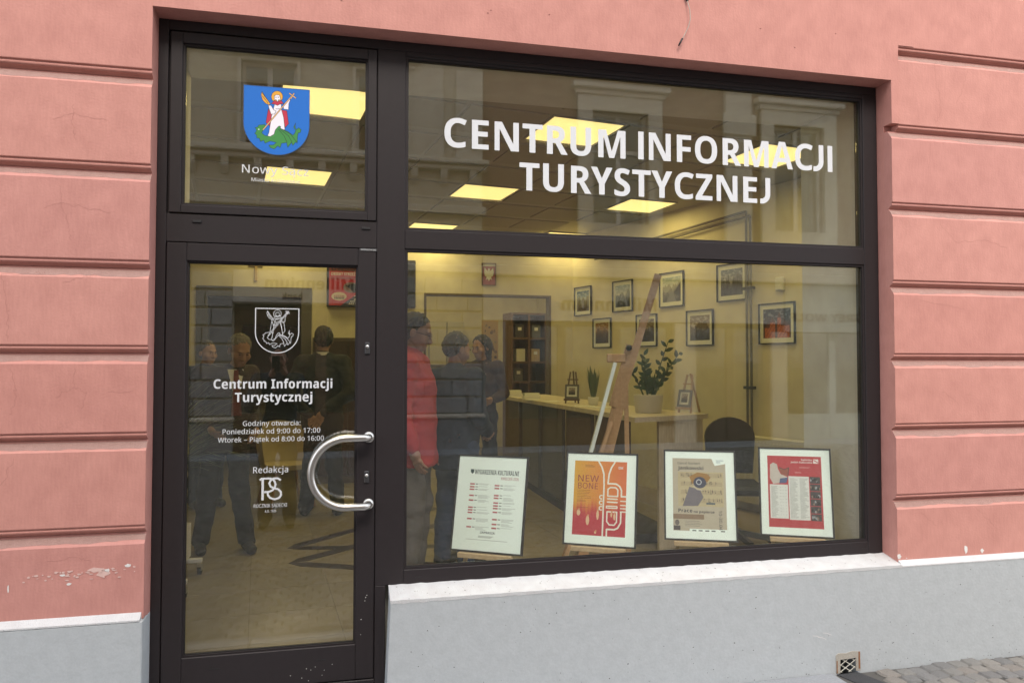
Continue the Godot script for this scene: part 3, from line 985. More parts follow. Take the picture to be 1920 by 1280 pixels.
	box(st, Vector3(0.846, 2.054, -0.1085), Vector3(0.928, 2.0668, -0.1078))
	build(st, "maker_plate", M.dark_metal, fr)
	write(fr, "WIŚNIOWSKI", Vector3(0.851, 2.0568, -0.1074), 0.072, 0.007, M.vinyl_thin, regular, "lettering")
	for q in [["CENTRUM", 1.2511, 2.1975, 2.584, 0.145], ["NFORMAC", 2.3275, 3.299, 2.587, 0.145], ["TURYSTYCZNE", 1.6306, 2.9552, 2.391, 0.14]]:
		write(fr, q[0], Vector3(q[1], q[3], GLASS + 0.001), q[2] - q[1], q[4], M.vinyl, bold)
	for q in [[2.268, 2.298], [3.3925, 3.4225]]:
		st = mb()
		box(st, Vector3(q[0], 2.587, GLASS + 0.0007), Vector3(q[1], 2.733, GLASS + 0.0013))
		build(st, "lettering", M.vinyl, fr)
	for q in [[3.303, 3.366, 2.587, 0.146], [2.974, 3.0345, 2.391, 0.14]]:
		letter_j(fr, q[0], q[1], q[2], q[3])
	# ---- fanlight over the door
	st = mb()
	for m in [[0.006, 0.056, 2.2, 3.022], [0.881, 0.922, 2.2, 3.022], [0.056, 0.881, 2.2, 2.236], [0.056, 0.881, 2.973, 3.022]]:
		member(st, m[0], m[1], m[2], m[3], FRONT + 0.006, 0.06)
	rim(st, 0.056, 0.881, 2.236, 2.973, 0.008, FRONT - 0.03, FRONT - 0.006)
	var fan := build(st, "fanlight", M.frame, b)
	glazing(fan, 0.064, 0.873, 2.244, 2.965)
	crest(fan)
	write(fan, "Nowy Sącz", Vector3(0.312, 2.402, GLASS + 0.001), 0.297, 0.038, M.vinyl_thin, regular)
	write(fan, "Miasto Królewskie", Vector3(0.354, 2.364, GLASS + 0.001), 0.216, 0.0165, M.vinyl_thin, regular)
	# ---- the door
	st = mb()
	for m in [[0.0, 0.084, 0.056, 2.064], [0.84, 0.922, 0.056, 2.064], [0.084, 0.84, 0.056, 0.217], [0.084, 0.84, 1.984, 2.064]]:
		member(st, m[0], m[1], m[2], m[3], FRONT + 0.004, 0.065)
	rim(st, 0.084, 0.84, 0.217, 1.984, 0.007, FRONT - 0.03, FRONT - 0.006)
	var door := build(st, "door", M.frame, b)
	glazing(door, 0.091, 0.833, 0.224, 1.977)
	st = mb()
	for x in [0.2, 0.66]:
		box(st, Vector3(x, 0.158, FRONT + 0.004), Vector3(x + 0.045, 0.162, FRONT + 0.0052))
	build(st, "drain_cover", M.gasket, door)
	st = mb(true)
	var path := PackedVector3Array()
	var zf := FRONT + 0.004
	path.append(Vector3(0.894, 1.176, zf))
	path.append(Vector3(0.893, 1.176, zf + 0.03))
	path.append(Vector3(0.888, 1.177, zf + 0.05))
	path.append(Vector3(0.874, 1.178, zf + 0.06))
	for p in arc2(Vector2(0.795, 1.02), 0.16, 0.158, 90, 270, 28): path.append(Vector3(p.x, p.y, zf + 0.062))
	path.append(Vector3(0.874, 0.862, zf + 0.06))
	path.append(Vector3(0.888, 0.863, zf + 0.05))
	path.append(Vector3(0.893, 0.864, zf + 0.03))
	path.append(Vector3(0.894, 0.864, zf))
	tube(st, path, 0.0175, 0.0175, 20)
	var hd := build(st, "handle", M.steel, door)
	for y in [1.176, 0.864]:
		st = mb(true)
		tube(st, PackedVector3Array([Vector3(0.894, y, zf), Vector3(0.894, y, zf + 0.006)]), 0.026, 0.025, 20)
		build(st, "rosette", M.steel, hd)
	for y in [1.594, 0.99]:
		st = mb()
		box(st, Vector3(0.873, y - 0.028, zf), Vector3(0.897, y + 0.028, zf + 0.008), 0.004)
		var lk := build(st, "lock", M.dark_metal, door)
		st = mb(true)
		tube(st, PackedVector3Array([Vector3(0.885, y + 0.008, zf + 0.008), Vector3(0.885, y + 0.008, zf + 0.011)]), 0.0085, 0.008, 14)
		build(st, "cylinder", M.steel, lk)
	var z := GLASS + 0.001
	write(door, "Centrum Informacji", Vector3(0.201, 1.407, z), 0.525, 0.042, M.vinyl, bold)
	write(door, "Turystycznej", Vector3(0.293, 1.346, z), 0.342, 0.042, M.vinyl, bold)
	write(door, "Godziny otwarcia:", Vector3(0.329, 1.236, z), 0.254, 0.0225, M.vinyl, regular)
	write(door, "Poniedziałek od 9:00 do 17:00", Vector3(0.242, 1.2, z), 0.43, 0.0225, M.vinyl, regular)
	write(door, "Wtorek – Piątek od 8:00 do 16:00", Vector3(0.222, 1.163, z), 0.467, 0.0225, M.vinyl, regular)
	write(door, "Redakcja", Vector3(0.376, 1.02, z), 0.154, 0.028, M.vinyl, regular)
	write(door, "ROCZNIK SĄDECKI", Vector3(0.38, 0.862, z), 0.147, 0.0165, M.vinyl, regular)
	write(door, "A.D. 1939", Vector3(0.429, 0.839, z), 0.049, 0.0115, M.vinyl, regular)
	# the entwined P and S
	st = mb()
	var o := Vector3(0.405, 0.895, z + 0.0004)
	var k := 0.1025
	ribbon(st, PackedVector2Array([Vector2(0.13, 0.0), Vector2(0.13, 0.93)]), 0.1, o, Vector3.RIGHT * k, Vector3.UP * k)
	ribbon(st, PackedVector2Array([Vector2(0.0, 0.9), Vector2(0.08, 0.965), Vector2(0.45, 0.965), Vector2(0.56, 0.93), Vector2(0.64, 0.82), Vector2(0.68, 0.7), Vector2(0.65, 0.55), Vector2(0.56, 0.44), Vector2(0.4, 0.37), Vector2(0.19, 0.36)]), 0.085, o + Vector3(0, 0, 0.0001), Vector3.RIGHT * k, Vector3.UP * k)
	ribbon(st, PackedVector2Array([Vector2(0.9, 0.87), Vector2(0.78, 0.96), Vector2(0.6, 0.96), Vector2(0.47, 0.88), Vector2(0.41, 0.75), Vector2(0.47, 0.6), Vector2(0.62, 0.52), Vector2(0.8, 0.47), Vector2(0.91, 0.35), Vector2(0.92, 0.2), Vector2(0.83, 0.08), Vector2(0.65, 0.03), Vector2(0.46, 0.09), Vector2(0.36, 0.22), Vector2(0.35, 0.33)]), 0.085, o + Vector3(0, 0, 0.0002), Vector3.RIGHT * k, Vector3.UP * k)
	build(st, "monogram", M.vinyl, door)
	line_crest(door)
	# ---- wear of the plaster
	for c in [[[-0.61, 1.89], [-0.59, 1.78], [-0.58, 1.72], [-0.585, 1.64], [-0.58, 1.615]], [[-0.61, 1.89], [-0.5, 1.895], [-0.45, 1.905]], [[-0.38, 1.86], [-0.3, 1.89], [-0.25, 1.892]], [[-0.57, 1.5], [-0.55, 1.43], [-0.55, 1.37], [-0.57, 1.31]], [[-0.33, 1.5], [-0.33, 1.42], [-0.4, 1.38]], [[-0.33, 1.42], [-0.28, 1.4], [-0.3, 1.33]], [[-0.2, 1.4], [-0.1, 1.405]], [[-0.4, 2.27], [-0.39, 2.2], [-0.36, 2.1], [-0.35, 2.04]], [[-0.46, 2.17], [-0.39, 2.2], [-0.3, 2.18], [-0.2, 2.165]], [[-0.35, 2.62], [-0.36, 2.55], [-0.34, 2.47]], [[-0.43, 2.55], [-0.36, 2.58], [-0.22, 2.56]], [[-0.55, 1.13], [-0.6, 1.0]], [[-0.42, 0.7], [-0.3, 0.71], [-0.25, 0.69]],
		[[3.98, 3.2], [4.0, 3.05], [4.02, 2.93], [3.98, 2.86]], [[4.2, 3.18], [4.16, 3.05], [4.12, 2.98]], [[4.35, 3.55], [4.38, 3.4], [4.36, 3.3]], [[3.95, 2.75], [3.93, 2.6]], [[4.0, 2.3], [4.1, 2.2], [4.3, 2.22], [4.45, 2.18]], [[3.86, 1.87], [4.0, 1.85], [4.15, 1.83]], [[4.0, 1.37], [4.1, 1.3]], [[4.2, 0.73], [4.28, 0.66], [4.36, 0.6]], [[3.84, 0.72], [3.95, 0.64]], [[0.3, 3.16], [0.33, 3.2]], [[2.9, 3.2], [2.98, 3.32], [3.0, 3.45]]]:
		crack(b, c)
	for q in [[-0.235, 0.655, 0.05, 0.012], [-0.205, 0.638, 0.03, 0.016], [-0.11, 0.665, 0.016, 0.009], [-0.36, 0.64, 0.012, 0.006], [-0.335, 0.602, 0.012, 0.006], [-0.19, 0.65, 0.014, 0.009], [-0.56, 0.6, 0.003, 0.02]]:
		patch(b, "worn_patch", M.chip if q[2] < 0.02 else M.scuff, q[0], q[1], q[2], q[3], 0.0003)
	for q in 46:
		patch(b, "worn_patch", M.scuff, -0.3 + rng.randfn(0.0, 0.12), 0.643 + rng.randfn(0.0, 0.011), rng.randf_range(0.003, 0.012), rng.randf_range(0.002, 0.006), 0.0009 + q * 0.00002, 7)
	for q in [[3.704, 0.486, 0.014, 0.018], [4.132, 0.502, 0.012, 0.028], [4.24, 0.489, 0.014, 0.016], [3.75, 0.475, 0.004, 0.003]]:
		patch(b, "flaked_paint", M.chip, q[0], q[1], q[2], q[3], 0.0004)
	for q in [[1.455, 3.22], [1.44, 3.205], [1.748, 3.231], [0.754, 3.19], [3.1, 3.2], [3.35, 3.3], [2.9, 3.28]]:
		patch(b, "plaster_scar", M.scar, q[0], q[1], 0.006, 0.004, 0.0034, 6)
	# splashes of street dirt, thickest near the pavement
	st = mb()
	for q in 220:
		var y := -0.075 + 0.5 * pow(rng.randf(), 2.6)
		var r := rng.randf_range(0.0006, 0.0026)
		var x := rng.randf_range(1.02, 4.7)
		extrude(st, arc2(Vector2.ZERO, r * rng.randf_range(0.7, 1.6), r, 0, 300, 5), Vector3(x, y, 0.0302), Vector3.RIGHT, Vector3.UP, Vector3(0, 0, 0.0005))
	tag(build(st, "dirt_specks", M.dirt, b), "", "", "", "stuff")
	st = mb()
	for q in 90:
		var t := rng.randf()
		var r := rng.randf_range(0.0008, 0.0026)
		extrude(st, arc2(Vector2.ZERO, r * 1.5, r, 0, 300, 5), Vector3(rng.randf_range(1.0, 3.68), lerpf(0.4787, 0.4502, t) + 0.0006, lerpf(-0.108, 0.028, t)), Vector3.RIGHT, Vector3.BACK, Vector3(0, 0.0006, 0))
	tag(build(st, "sill_specks", M.dirt, b), "", "", "", "stuff")
	# spatters of white paint on the door and its frame
	for q in [[0.62, 0.125], [0.64, 0.118], [0.66, 0.13], [0.7, 0.112], [0.735, 0.135], [0.6, 0.085], [0.63, 0.07], [0.885, 0.43], [0.882, 0.415], [0.89, 0.44], [0.865, 0.33], [0.863, 0.26], [0.55, 0.1], [0.69, 0.09]]:
		patch(b, "paint_spot", M.chip, q[0], q[1], rng.randf_range(0.0015, 0.0035), rng.randf_range(0.0015, 0.003), FRONT + 0.0045, 6)
	for q in [[2.46, 0.16], [2.43, 0.14], [2.40, 0.15]]:
		st = mb()
		ribbon(st, PackedVector2Array([Vector2(q[0], q[1]), Vector2(q[0] + 0.025, q[1] - 0.004), Vector2(q[0] + 0.05, q[1] - 0.015)]), 0.002, Vector3(0.75, -0.03, 0.0306), Vector3.RIGHT, Vector3.UP)
		build(st, "scratch", M.chip, b)
	# the cut cable that hangs from the wall
	var cb := thing("loose_cable", "thin cut cable dangling from the pink wall above the shopfront", "cable", Vector3(2.473, 3.386, 0.006))
	st = mb(true)
	tube(st, PackedVector3Array([Vector3(0, 0.2, -0.006), Vector3(0.0, 0.0, 0.01), Vector3(0.012, -0.06, 0.02), Vector3(0.014, -0.11, 0.022), Vector3(0.004, -0.15, 0.02), Vector3(-0.02, -0.2, 0.016), Vector3(-0.03, -0.215, 0.016)]), 0.0022, 0.0022, 6)
	build(st, "wire", M.old_mortar, cb)
	st = mb(true)
	tube(st, PackedVector3Array([Vector3(-0.028, -0.212, 0.016), Vector3(-0.048, -0.25, 0.014)]), 0.005, 0.004, 8)
	tube(st, PackedVector3Array([Vector3(-0.004, 0.02, 0.0), Vector3(0.004, -0.012, 0.012)]), 0.008, 0.006, 8)
	build(st, "tape_end", M.black, cb)

# points of the crest, in a field 1038 wide and 1100 high
func crest_shapes() -> Array:
	var raw := [
		["halo", [[490, 250], [505, 200], [540, 170], [580, 160], [625, 170], [660, 205], [675, 250], [665, 300], [640, 325], [520, 325], [498, 295]]],
		["cape", [[445, 450], [500, 540], [480, 740], [410, 680]]],
		["cape", [[650, 470], [740, 490], [770, 700], [715, 765], [690, 650]]],
		["robe", [[545, 375], [650, 380], [655, 470], [690, 600], [712, 800], [620, 790], [540, 880], [505, 925], [475, 925], [440, 890], [460, 840], [500, 560], [520, 480]]],
		["robe", [[445, 395], [490, 400], [530, 470], [570, 490], [545, 540], [490, 540], [465, 470]]],
		["robe", [[680, 390], [740, 330], [770, 290], [795, 310], [770, 370], [765, 470], [690, 460]]],
		["cape", [[490, 370], [540, 318], [600, 330], [650, 318], [690, 375], [640, 372], [590, 400], [540, 376]]],
		["robe", [[540, 240], [575, 222], [620, 230], [645, 320], [610, 300], [592, 345], [565, 300], [542, 315]]],
		["wing", [[345, 170], [400, 260], [480, 370], [455, 390], [400, 360], [350, 300], [330, 220]]],
		["dragon", [[265, 790], [240, 760], [285, 745], [300, 715], [350, 712], [395, 705], [410, 750], [370, 800], [345, 840], [390, 885], [480, 905], [540, 870], [560, 800], [600, 750], [620, 735], [645, 745], [640, 775], [760, 830], [840, 890], [870, 860], [885, 810], [850, 760], [882, 690], [872, 760], [895, 800], [930, 770], [970, 800], [960, 850], [925, 852], [915, 920], [910, 1030], [890, 1000], [840, 1060], [820, 1010], [760, 1090], [740, 1010], [660, 1020], [640, 1090], [600, 1060], [545, 1112], [480, 1085], [460, 1045], [530, 1045], [580, 1005], [480, 980], [400, 1015], [380, 965], [330, 985], [310, 930], [270, 925], [268, 880], [235, 850], [255, 830]]],
	]
	var lines := [
		["dark", [[610, 790], [700, 900], [750, 1010]]], ["dark", [[625, 785], [770, 900], [830, 1010]]], ["dark", [[640, 778], [800, 870], [900, 1000]]],
		["dark", [[345, 190], [470, 360]]], ["dark", [[350, 240], [440, 360]]], ["dark", [[560, 455], [650, 455]]],
		["staff", [[365, 795], [850, 205]]], ["staff", [[775, 200], [878, 278]]], ["staff", [[800, 290], [850, 205]]],
	]
	var out := []
	for set in [raw, lines]:
		for s in set:
			var p := PackedVector2Array()
			for q in s[1]: p.append(Vector2((q[0] - 62) / 1038.0, 1.0 - (q[1] - 60 - (q[0] - 62) * 0.087) / 1100.0))
			out.append([s[0], p, set == raw])
	return out

func shield_outline(w: float, h: float) -> PackedVector2Array:
	var p := PackedVector2Array([Vector2(0, h), Vector2(0, h * 0.47)])
	for q in arc2(Vector2(w / 2, h * 0.46), w / 2, h * 0.46, 180, 360, 24): p.append(q)
	p.append(Vector2(w, h * 0.47))
	p.append(Vector2(w, h))
	return p

func crest(parent: Node) -> void:
	var w := 416
	var h := 448
	var img := Image.create(w, h, false, Image.FORMAT_RGB8)
	img.fill(Color(0.02, 0.40, 0.76))
	var col := {halo = Color(0.86, 0.62, 0.2), cape = Color(0.72, 0.16, 0.27), robe = Color(0.9, 0.88, 0.92), wing = Color(0.85, 0.62, 0.22), dragon = Color(0.22, 0.52, 0.25), dark = Color(0.1, 0.14, 0.14), staff = Color(0.84, 0.66, 0.45)}
	for s in crest_shapes():
		var p := PackedVector2Array()
		for q in s[1]: p.append(Vector2(q.x * w, (1.0 - q.y) * h))
		if s[2]:
			fill(img, p, col[s[0]])
			stroke(img, p, 2.4, Color(0.08, 0.12, 0.14), true)
		elif s[0] == "staff":
			stroke(img, p, 9.0, Color(0.1, 0.12, 0.14))
			stroke(img, p, 6.0, col.staff)
		else:
			stroke(img, p, 2.6, col.dark)
	for q in [[565, 265], [600, 265], [300, 785]]:
		fill(img, arc2(Vector2((q[0] - 62) / 1038.0 * w, (q[1] - 60 - (q[0] - 62) * 0.087) / 1100.0 * h), 3.5, 3.5, 0, 360, 8), Color(0.95, 0.95, 0.95) if q[1] > 500 else Color(0.2, 0.25, 0.3))
	var pts := shield_outline(0.293, 0.3165)
	var st := SurfaceTool.new()
	st.begin(Mesh.PRIMITIVE_TRIANGLES)
	var o := Vector3(0.317, 2.494, GLASS + 0.0012)
	var tr := Geometry2D.triangulate_polygon(pts)
	for k in range(0, tr.size(), 3):
		var a := pts[tr[k]]
		var e := pts[tr[k + 1]]
		var f := pts[tr[k + 2]]
		var order := [a, e, f] if (f - a).cross(e - a) > 0.0 else [a, f, e]
		for q in order:
			st.set_normal(Vector3.BACK)
			st.set_uv(Vector2(q.x / 0.293, 1.0 - q.y / 0.3165))
			st.add_vertex(o + Vector3(q.x, q.y, 0))
	put(st.commit(), "coat_of_arms", picture(img), parent)
	st = mb()
	ribbon(st, pts, 0.003, o + Vector3(0, 0, 0.0003), Vector3.RIGHT, Vector3.UP, true)
	build(st, "crest_border", M.crest_edge, parent)

func line_crest(parent: Node) -> void:
	var w := 0.192
	var h := 0.205
	var o := Vector3(0.379, 1.571, GLASS + 0.001)
	var st := mb()
	ribbon(st, shield_outline(w, h), 0.0042, o, Vector3.RIGHT, Vector3.UP, true)
	var n := 0
	for s in crest_shapes():
		n += 1
		var p := PackedVector2Array()
		for q in s[1]: p.append(Vector2(q.x * w, 0.006 + q.y * h * 0.99))
		if s[0] == "staff":
			for e in [-1.0, 1.0]:
				var d: Vector2 = (p[1] - p[0]).orthogonal().normalized() * 0.0022 * e
				ribbon(st, PackedVector2Array([p[0] + d, p[1] + d]), 0.0017, o + Vector3(0, 0, 0.00012 * n), Vector3.RIGHT, Vector3.UP)
		else:
			ribbon(st, p, 0.0021, o + Vector3(0, 0, 0.00012 * n), Vector3.RIGHT, Vector3.UP, s[2])
	build(st, "outline_crest", M.vinyl, parent)

# ------------------------------------------------------------------ pavement and street
func sett_mesh(w: float, d: float, h: float) -> ArrayMesh:
	var st := mb()
	var low := PackedVector3Array()
	var top := PackedVector3Array()
	for q in [[-1, -1], [0, -1], [1, -1], [1, 0], [1, 1], [0, 1], [-1, 1], [-1, 0]]:
		var k := 1.0 if q[0] == 0 or q[1] == 0 else 0.94
		var p := Vector3(q[0] * w / 2 * k + rng.randf_range(-0.004, 0.004), -0.012 + rng.randf_range(-0.002, 0.002), q[1] * d / 2 * k + rng.randf_range(-0.004, 0.004))
		low.append(p)
		top.append(Vector3(p.x * 0.82, rng.randf_range(-0.0035, 0.0), p.z * 0.82))
	var mid := Vector3(0, 0.002, 0)
	for i in 8:
		var n := (i + 1) % 8
		ntri(st, mid, top[i], top[n], Vector3.UP)
		nquad(st, top[i], top[n], low[n], low[i], low[i] + Vector3.UP * 0.05)
		nquad(st, low[i], low[n], low[n] - Vector3(0, h, 0), low[i] - Vector3(0, h, 0), low[i])
	st.generate_normals()
	return st.commit()

func ground() -> void:
	var st := mb()
	nquad(st, Vector3(-60, -0.16, -60), Vector3(60, -0.16, -60), Vector3(60, -0.16, 60), Vector3(-60, -0.16, 60), Vector3.UP)
	structure(st, "ground", M.dirt)
	st = mb()
	box(st, Vector3(-7, -0.155, 0.03), Vector3(15, -0.095, 0.95))
	var pave := structure(st, "pavement", M.dirt)
	# stone slabs along the plinth, then a strip of dark filling, then setts
	for i in 9:
		for r in 2:
			var x := 3.27 - (i + 1) * 0.62 + r * 0.1
			st = mb()
			box(st, Vector3(x, -0.12, 0.034 + r * 0.42), Vector3(x + 0.612, -0.081 + rng.randf_range(-0.002, 0.002), 0.034 + r * 0.42 + 0.41), 0.004)
			build(st, "slab", M.slab, pave)
	st = mb()
	extrude(st, PackedVector2Array([Vector2(3.29, 0.03), Vector2(3.42, 0.03), Vector2(3.56, 0.5), Vector2(3.42, 0.5)]), Vector3(0, -0.12, 0), Vector3.RIGHT, Vector3.BACK, Vector3(0, 0.03, 0))
	build(st, "filled_trench", M.asphalt_dark, pave)
	var shapes := []
	for k in 6: shapes.append(sett_mesh(rng.randf_range(0.083, 0.096), rng.randf_range(0.077, 0.087), 0.05))
	for r in 8:
		var z := 0.076 + r * 0.084
		for i in 20:
			var x := 3.46 + r * 0.022 + i * 0.091 + (r % 2) * 0.045
			if x > 5.0 or x < 3.44 + z * 0.3: continue
			var o := put(shapes[rng.randi() % 6], "sett", M.setts[rng.randi() % 5], pave)
			o.position = Vector3(x + rng.randf_range(-0.006, 0.006), -0.079 + rng.randf_range(-0.005, 0.004), z + 0.018 * sin(x * 9.0) + rng.randf_range(-0.005, 0.005))
			o.rotation = Vector3(rng.randf_range(-0.03, 0.03), 0.12 + rng.randf_range(-0.1, 0.1), rng.randf_range(-0.03, 0.03))
	# the carriageway of arched sett courses, too many to count
	var mm := MultiMesh.new()
	mm.transform_format = MultiMesh.TRANSFORM_3D
	mm.use_colors = true
	mm.mesh = sett_mesh(0.1, 0.092, 0.05)
	var rows := 98
	var cols := 180
	mm.instance_count = rows * cols
	for r in rows:
		for c in cols:
			var x := -5.5 + c * 0.104 + (r % 2) * 0.05
			var z := 0.84 + r * 0.0955
			var ph := fposmod(x, 1.4) / 1.4
			z += 0.22 * sin(ph * PI)
			var tilt := -0.22 * PI / 1.4 * cos(ph * PI)
			var bs := Basis.from_euler(Vector3(rng.randf_range(-0.04, 0.04), atan(tilt) + rng.randf_range(-0.06, 0.06), rng.randf_range(-0.04, 0.04)))
			mm.set_instance_transform(r * cols + c, Transform3D(bs, Vector3(x, -0.092 + rng.randf_range(-0.006, 0.005), z)))
			var v := rng.randf_range(0.72, 1.1)
			mm.set_instance_color(r * cols + c, Color(v, v * rng.randf_range(0.95, 1.0), v * rng.randf_range(0.88, 1.0)))
	var road := MultiMeshInstance3D.new()
	road.multimesh = mm
	var m: StandardMaterial3D = M.setts[0].duplicate()
	m.vertex_color_use_as_albedo = true
	road.material_override = m
	road.name = numbered("street_setts")
	add_child(road)
	tag(road, "grey granite setts laid in arched courses across the street", "setts", "", "stuff")

# ------------------------------------------------------------------ the room behind the glass
const FLOOR := 0.03
const CEIL := 3.3
const WALL0 := Vector3(3.97, 0, -6.6)   # the slanting right-hand wall runs from here ...
const WALL1 := Vector3(5.68, 0, -0.8)   # ... to here

func on_wall(s: float, y: float, off := 0.0) -> Vector3:
	var d := (WALL1 - WALL0).normalized()
	return WALL0 + d * s + Vector3(-d.z, 0, d.x) * off + Vector3(0, y, 0)

func wall_turn() -> float:   # turns +z into the room
	var d := (WALL0 - WALL1).normalized()
	return atan2(-d.z, d.x) + PI

func room() -> void:
	var st := mb()
	box(st, Vector3(-3.2, -0.13, -10.2), Vector3(6.2, FLOOR - 0.006, -0.19))
	var fl := structure(st, "floor", M.grout)
	var turn := 0.1
	var size := 0.5
	var shapes := []
	st = mb()
	box(st, Vector3(-0.2485, -0.006, -0.2485), Vector3(0.2485, 0.0, 0.2485))
	st.generate_normals()
	var tile := st.commit()
	var ax := Vector3(cos(turn), 0, -sin(turn))
	var az := Vector3(sin(turn), 0, cos(turn))
	for i in range(-4, 11):
		for k in range(0, 14):
			var p := Vector3(0.32, FLOOR, -0.5) + ax * (i * size - 0.25) - az * (k * size)
			if p.x < -1.6 or p.x > 3.9 or p.z < -6.3 or p.z > -0.45: continue
			var o := put(tile, "floor_tile", M.tiles[rng.randi() % 3], fl)
			o.position = p
			o.rotation.y = turn
	var n := 0
	for s in [[Vector2(0.36, -2.86), Vector2(1.75, -4.3)], [Vector2(0.36, -2.86), Vector2(1.75, -2.62)], [Vector2(0.40, -2.38), Vector2(1.75, -3.55)], [Vector2(0.40, -2.38), Vector2(1.75, -1.75)]]:
		var d: Vector2 = (s[1] - s[0]).normalized()
		var q := d.orthogonal() * 0.055
		st = mb()
		n += 1
		extrude(st, PackedVector2Array([s[0], s[0] + d * 0.12 + q, s[1] + q, s[1] - q, s[0] + d * 0.12 - q]), Vector3(0, FLOOR - 0.003, 0), Vector3.RIGHT, Vector3.BACK, Vector3(0, 0.004 + 0.0006 * n, 0))
		build(st, "dark_inlay", M.inlay, fl)
	# walls
	st = mb()
	box(st, Vector3(-2.4, -0.13, -6.6), Vector3(-2.2, 3.6, -0.8))
	structure(st, "wall_left", M.yellow)
	st = mb()
	var u := (WALL1 - WALL0)
	var out := Vector3(u.z, 0, -u.x).normalized() * 0.2
	extrude(st, PackedVector2Array([Vector2(0, -0.13), Vector2(1, -0.13), Vector2(1, 3.6), Vector2(0, 3.6)]), WALL0, u, Vector3.UP, out)
	structure(st, "wall_right", M.yellow)
	st = mb()
	for q in [[-2.4, -1.0, -0.13, 3.6], [-1.0, 0.4, 2.51, 3.6], [0.4, 1.87, -0.13, 3.6], [1.87, 3.65, 2.48, 3.6], [3.65, 4.2, -0.13, 3.6]]:
		box(st, Vector3(q[0], q[2], -6.75), Vector3(q[1], q[3], -6.6))
	structure(st, "wall_back", M.yellow)
	st = mb()
	box(st, Vector3(-3.3, -0.13, -0.82), Vector3(-0.047, 3.6, -0.802))
	box(st, Vector3(3.697, -0.13, -0.82), Vector3(6.0, 3.6, -0.802))
	box(st, Vector3(-0.047, 3.078, -0.82), Vector3(3.697, 3.6, -0.802))
	structure(st, "wall_front", M.yellow)
	st = mb()
	box(st, Vector3(3.68, -0.1, -0.8), Vector3(3.6935, 3.0765, -0.302))
	box(st, Vector3(3.68, 0.471, -0.302), Vector3(3.6935, 3.0765, -0.192))
	box(st, Vector3(-0.0465, 0.0, -0.8), Vector3(-0.035, 3.0765, -0.192))
	box(st, Vector3(-0.035, 3.065, -0.8), Vector3(3.68, 3.0765, -0.192))
	structure(st, "window_jamb", M.jamb)
	# rooms behind
	st = mb()
	box(st, Vector3(-1.5, -0.13, -9.2), Vector3(-1.35, 3.6, -6.75))
	box(st, Vector3(0.9, -0.13, -9.2), Vector3(1.05, 3.6, -6.75))
	box(st, Vector3(-1.5, -0.13, -9.35), Vector3(1.05, 3.6, -9.2))
	structure(st, "wall_corridor", M.yellow)
	st = mb()
	box(st, Vector3(1.05, -0.13, -9.8), Vector3(1.2, 3.6, -6.75))
	box(st, Vector3(4.3, -0.13, -9.8), Vector3(4.45, 3.6, -6.75))
	box(st, Vector3(1.05, -0.13, -9.95), Vector3(4.45, 3.6, -9.8))
	structure(st, "wall_backroom", M.yellow)
	# ceiling: bars of the grid, tiles, light panels
	st = mb()
	box(st, Vector3(-3.2, CEIL + 0.012, -10.2), Vector3(6.2, 3.6, -0.81))
	var ce := structure(st, "ceiling", M.ceiling_bar)
	var cturn := 0.135
	var cx := Vector3(cos(cturn), 0, -sin(cturn))
	var cz := Vector3(sin(cturn), 0, cos(cturn))
	st = mb()
	box(st, Vector3(-0.294, 0, -0.294), Vector3(0.294, 0.012, 0.294))
	st.generate_normals()
	var ctile := st.commit()
	var origin := Vector3(2.5, CEIL, -1.96)
	for i in range(-7, 6):
		for k in range(-2, 8):
			var p := origin + cx * (i * 0.6233) - cz * (k * 0.7333)
			if p.x < -1.9 or p.z > -1.15 or p.z < -6.25: continue
			if p.x > lerpf(WALL0.x, WALL1.x, (p.z - WALL0.z) / (WALL1.z - WALL0.z)) - 0.36: continue
			if posmod(i, 3) == 0 and posmod(k, 3) == 0: continue
			var o := put(ctile, "ceiling_tile", M.ceiling, ce)
			o.position = p
			o.rotation.y = cturn
	var where := {0: "nearest the window", 3: "in the middle row", 6: "in the back row"}
	var which := {-3: "over the entrance side", 0: "over the middle of the office", 3: "over the counter side"}
	for k in [0, 3, 6]:
		for i in [-3, 0, 3]:
			lamp(origin + cx * (i * 0.6233) - cz * (k * 0.7333 * 0.985), cturn, "square glowing ceiling panel %s, row %s" % [which[i], where[k]], 1.0)
	lamp(Vector3(2.1, CEIL, -8.2), 0.0, "square glowing ceiling panel in the back room near the cupboards", 1.3)
	lamp(Vector3(3.5, CEIL, -7.6), 0.0, "square glowing ceiling panel in the back room near the shelf unit", 1.3)
	furnishings()

func lamp(at: Vector3, turn: float, label: String, power: float) -> void:
	var l := thing("ceiling_light", label, "ceiling light", at, turn, "light panels in the suspended ceiling")
	var st := mb()
	rim(st, -0.298, 0.298, -0.298, 0.298, 0.012, -0.002, 0.012)
	var fr := build(st, "frame", M.ceiling_bar, l)
	fr.rotation.x = -PI / 2
	st = mb()
	box(st, Vector3(-0.286, 0.002, -0.286), Vector3(0.286, 0.01, 0.286))
	build(st, "diffuser", M.lamp, l)
	var a := AreaLight3D.new()
	a.name = "panel_light"
	a.area_size = Vector2(0.56, 0.56)
	a.light_color = Color(1.0, 0.9, 0.55)
	a.light_energy = LAMP_ENERGY * power
	a.shadow_enabled = true
	a.position = Vector3(0, -0.012, 0)
	a.rotation.x = -PI / 2
	l.add_child(a)

const LAMP_ENERGY := 0.31

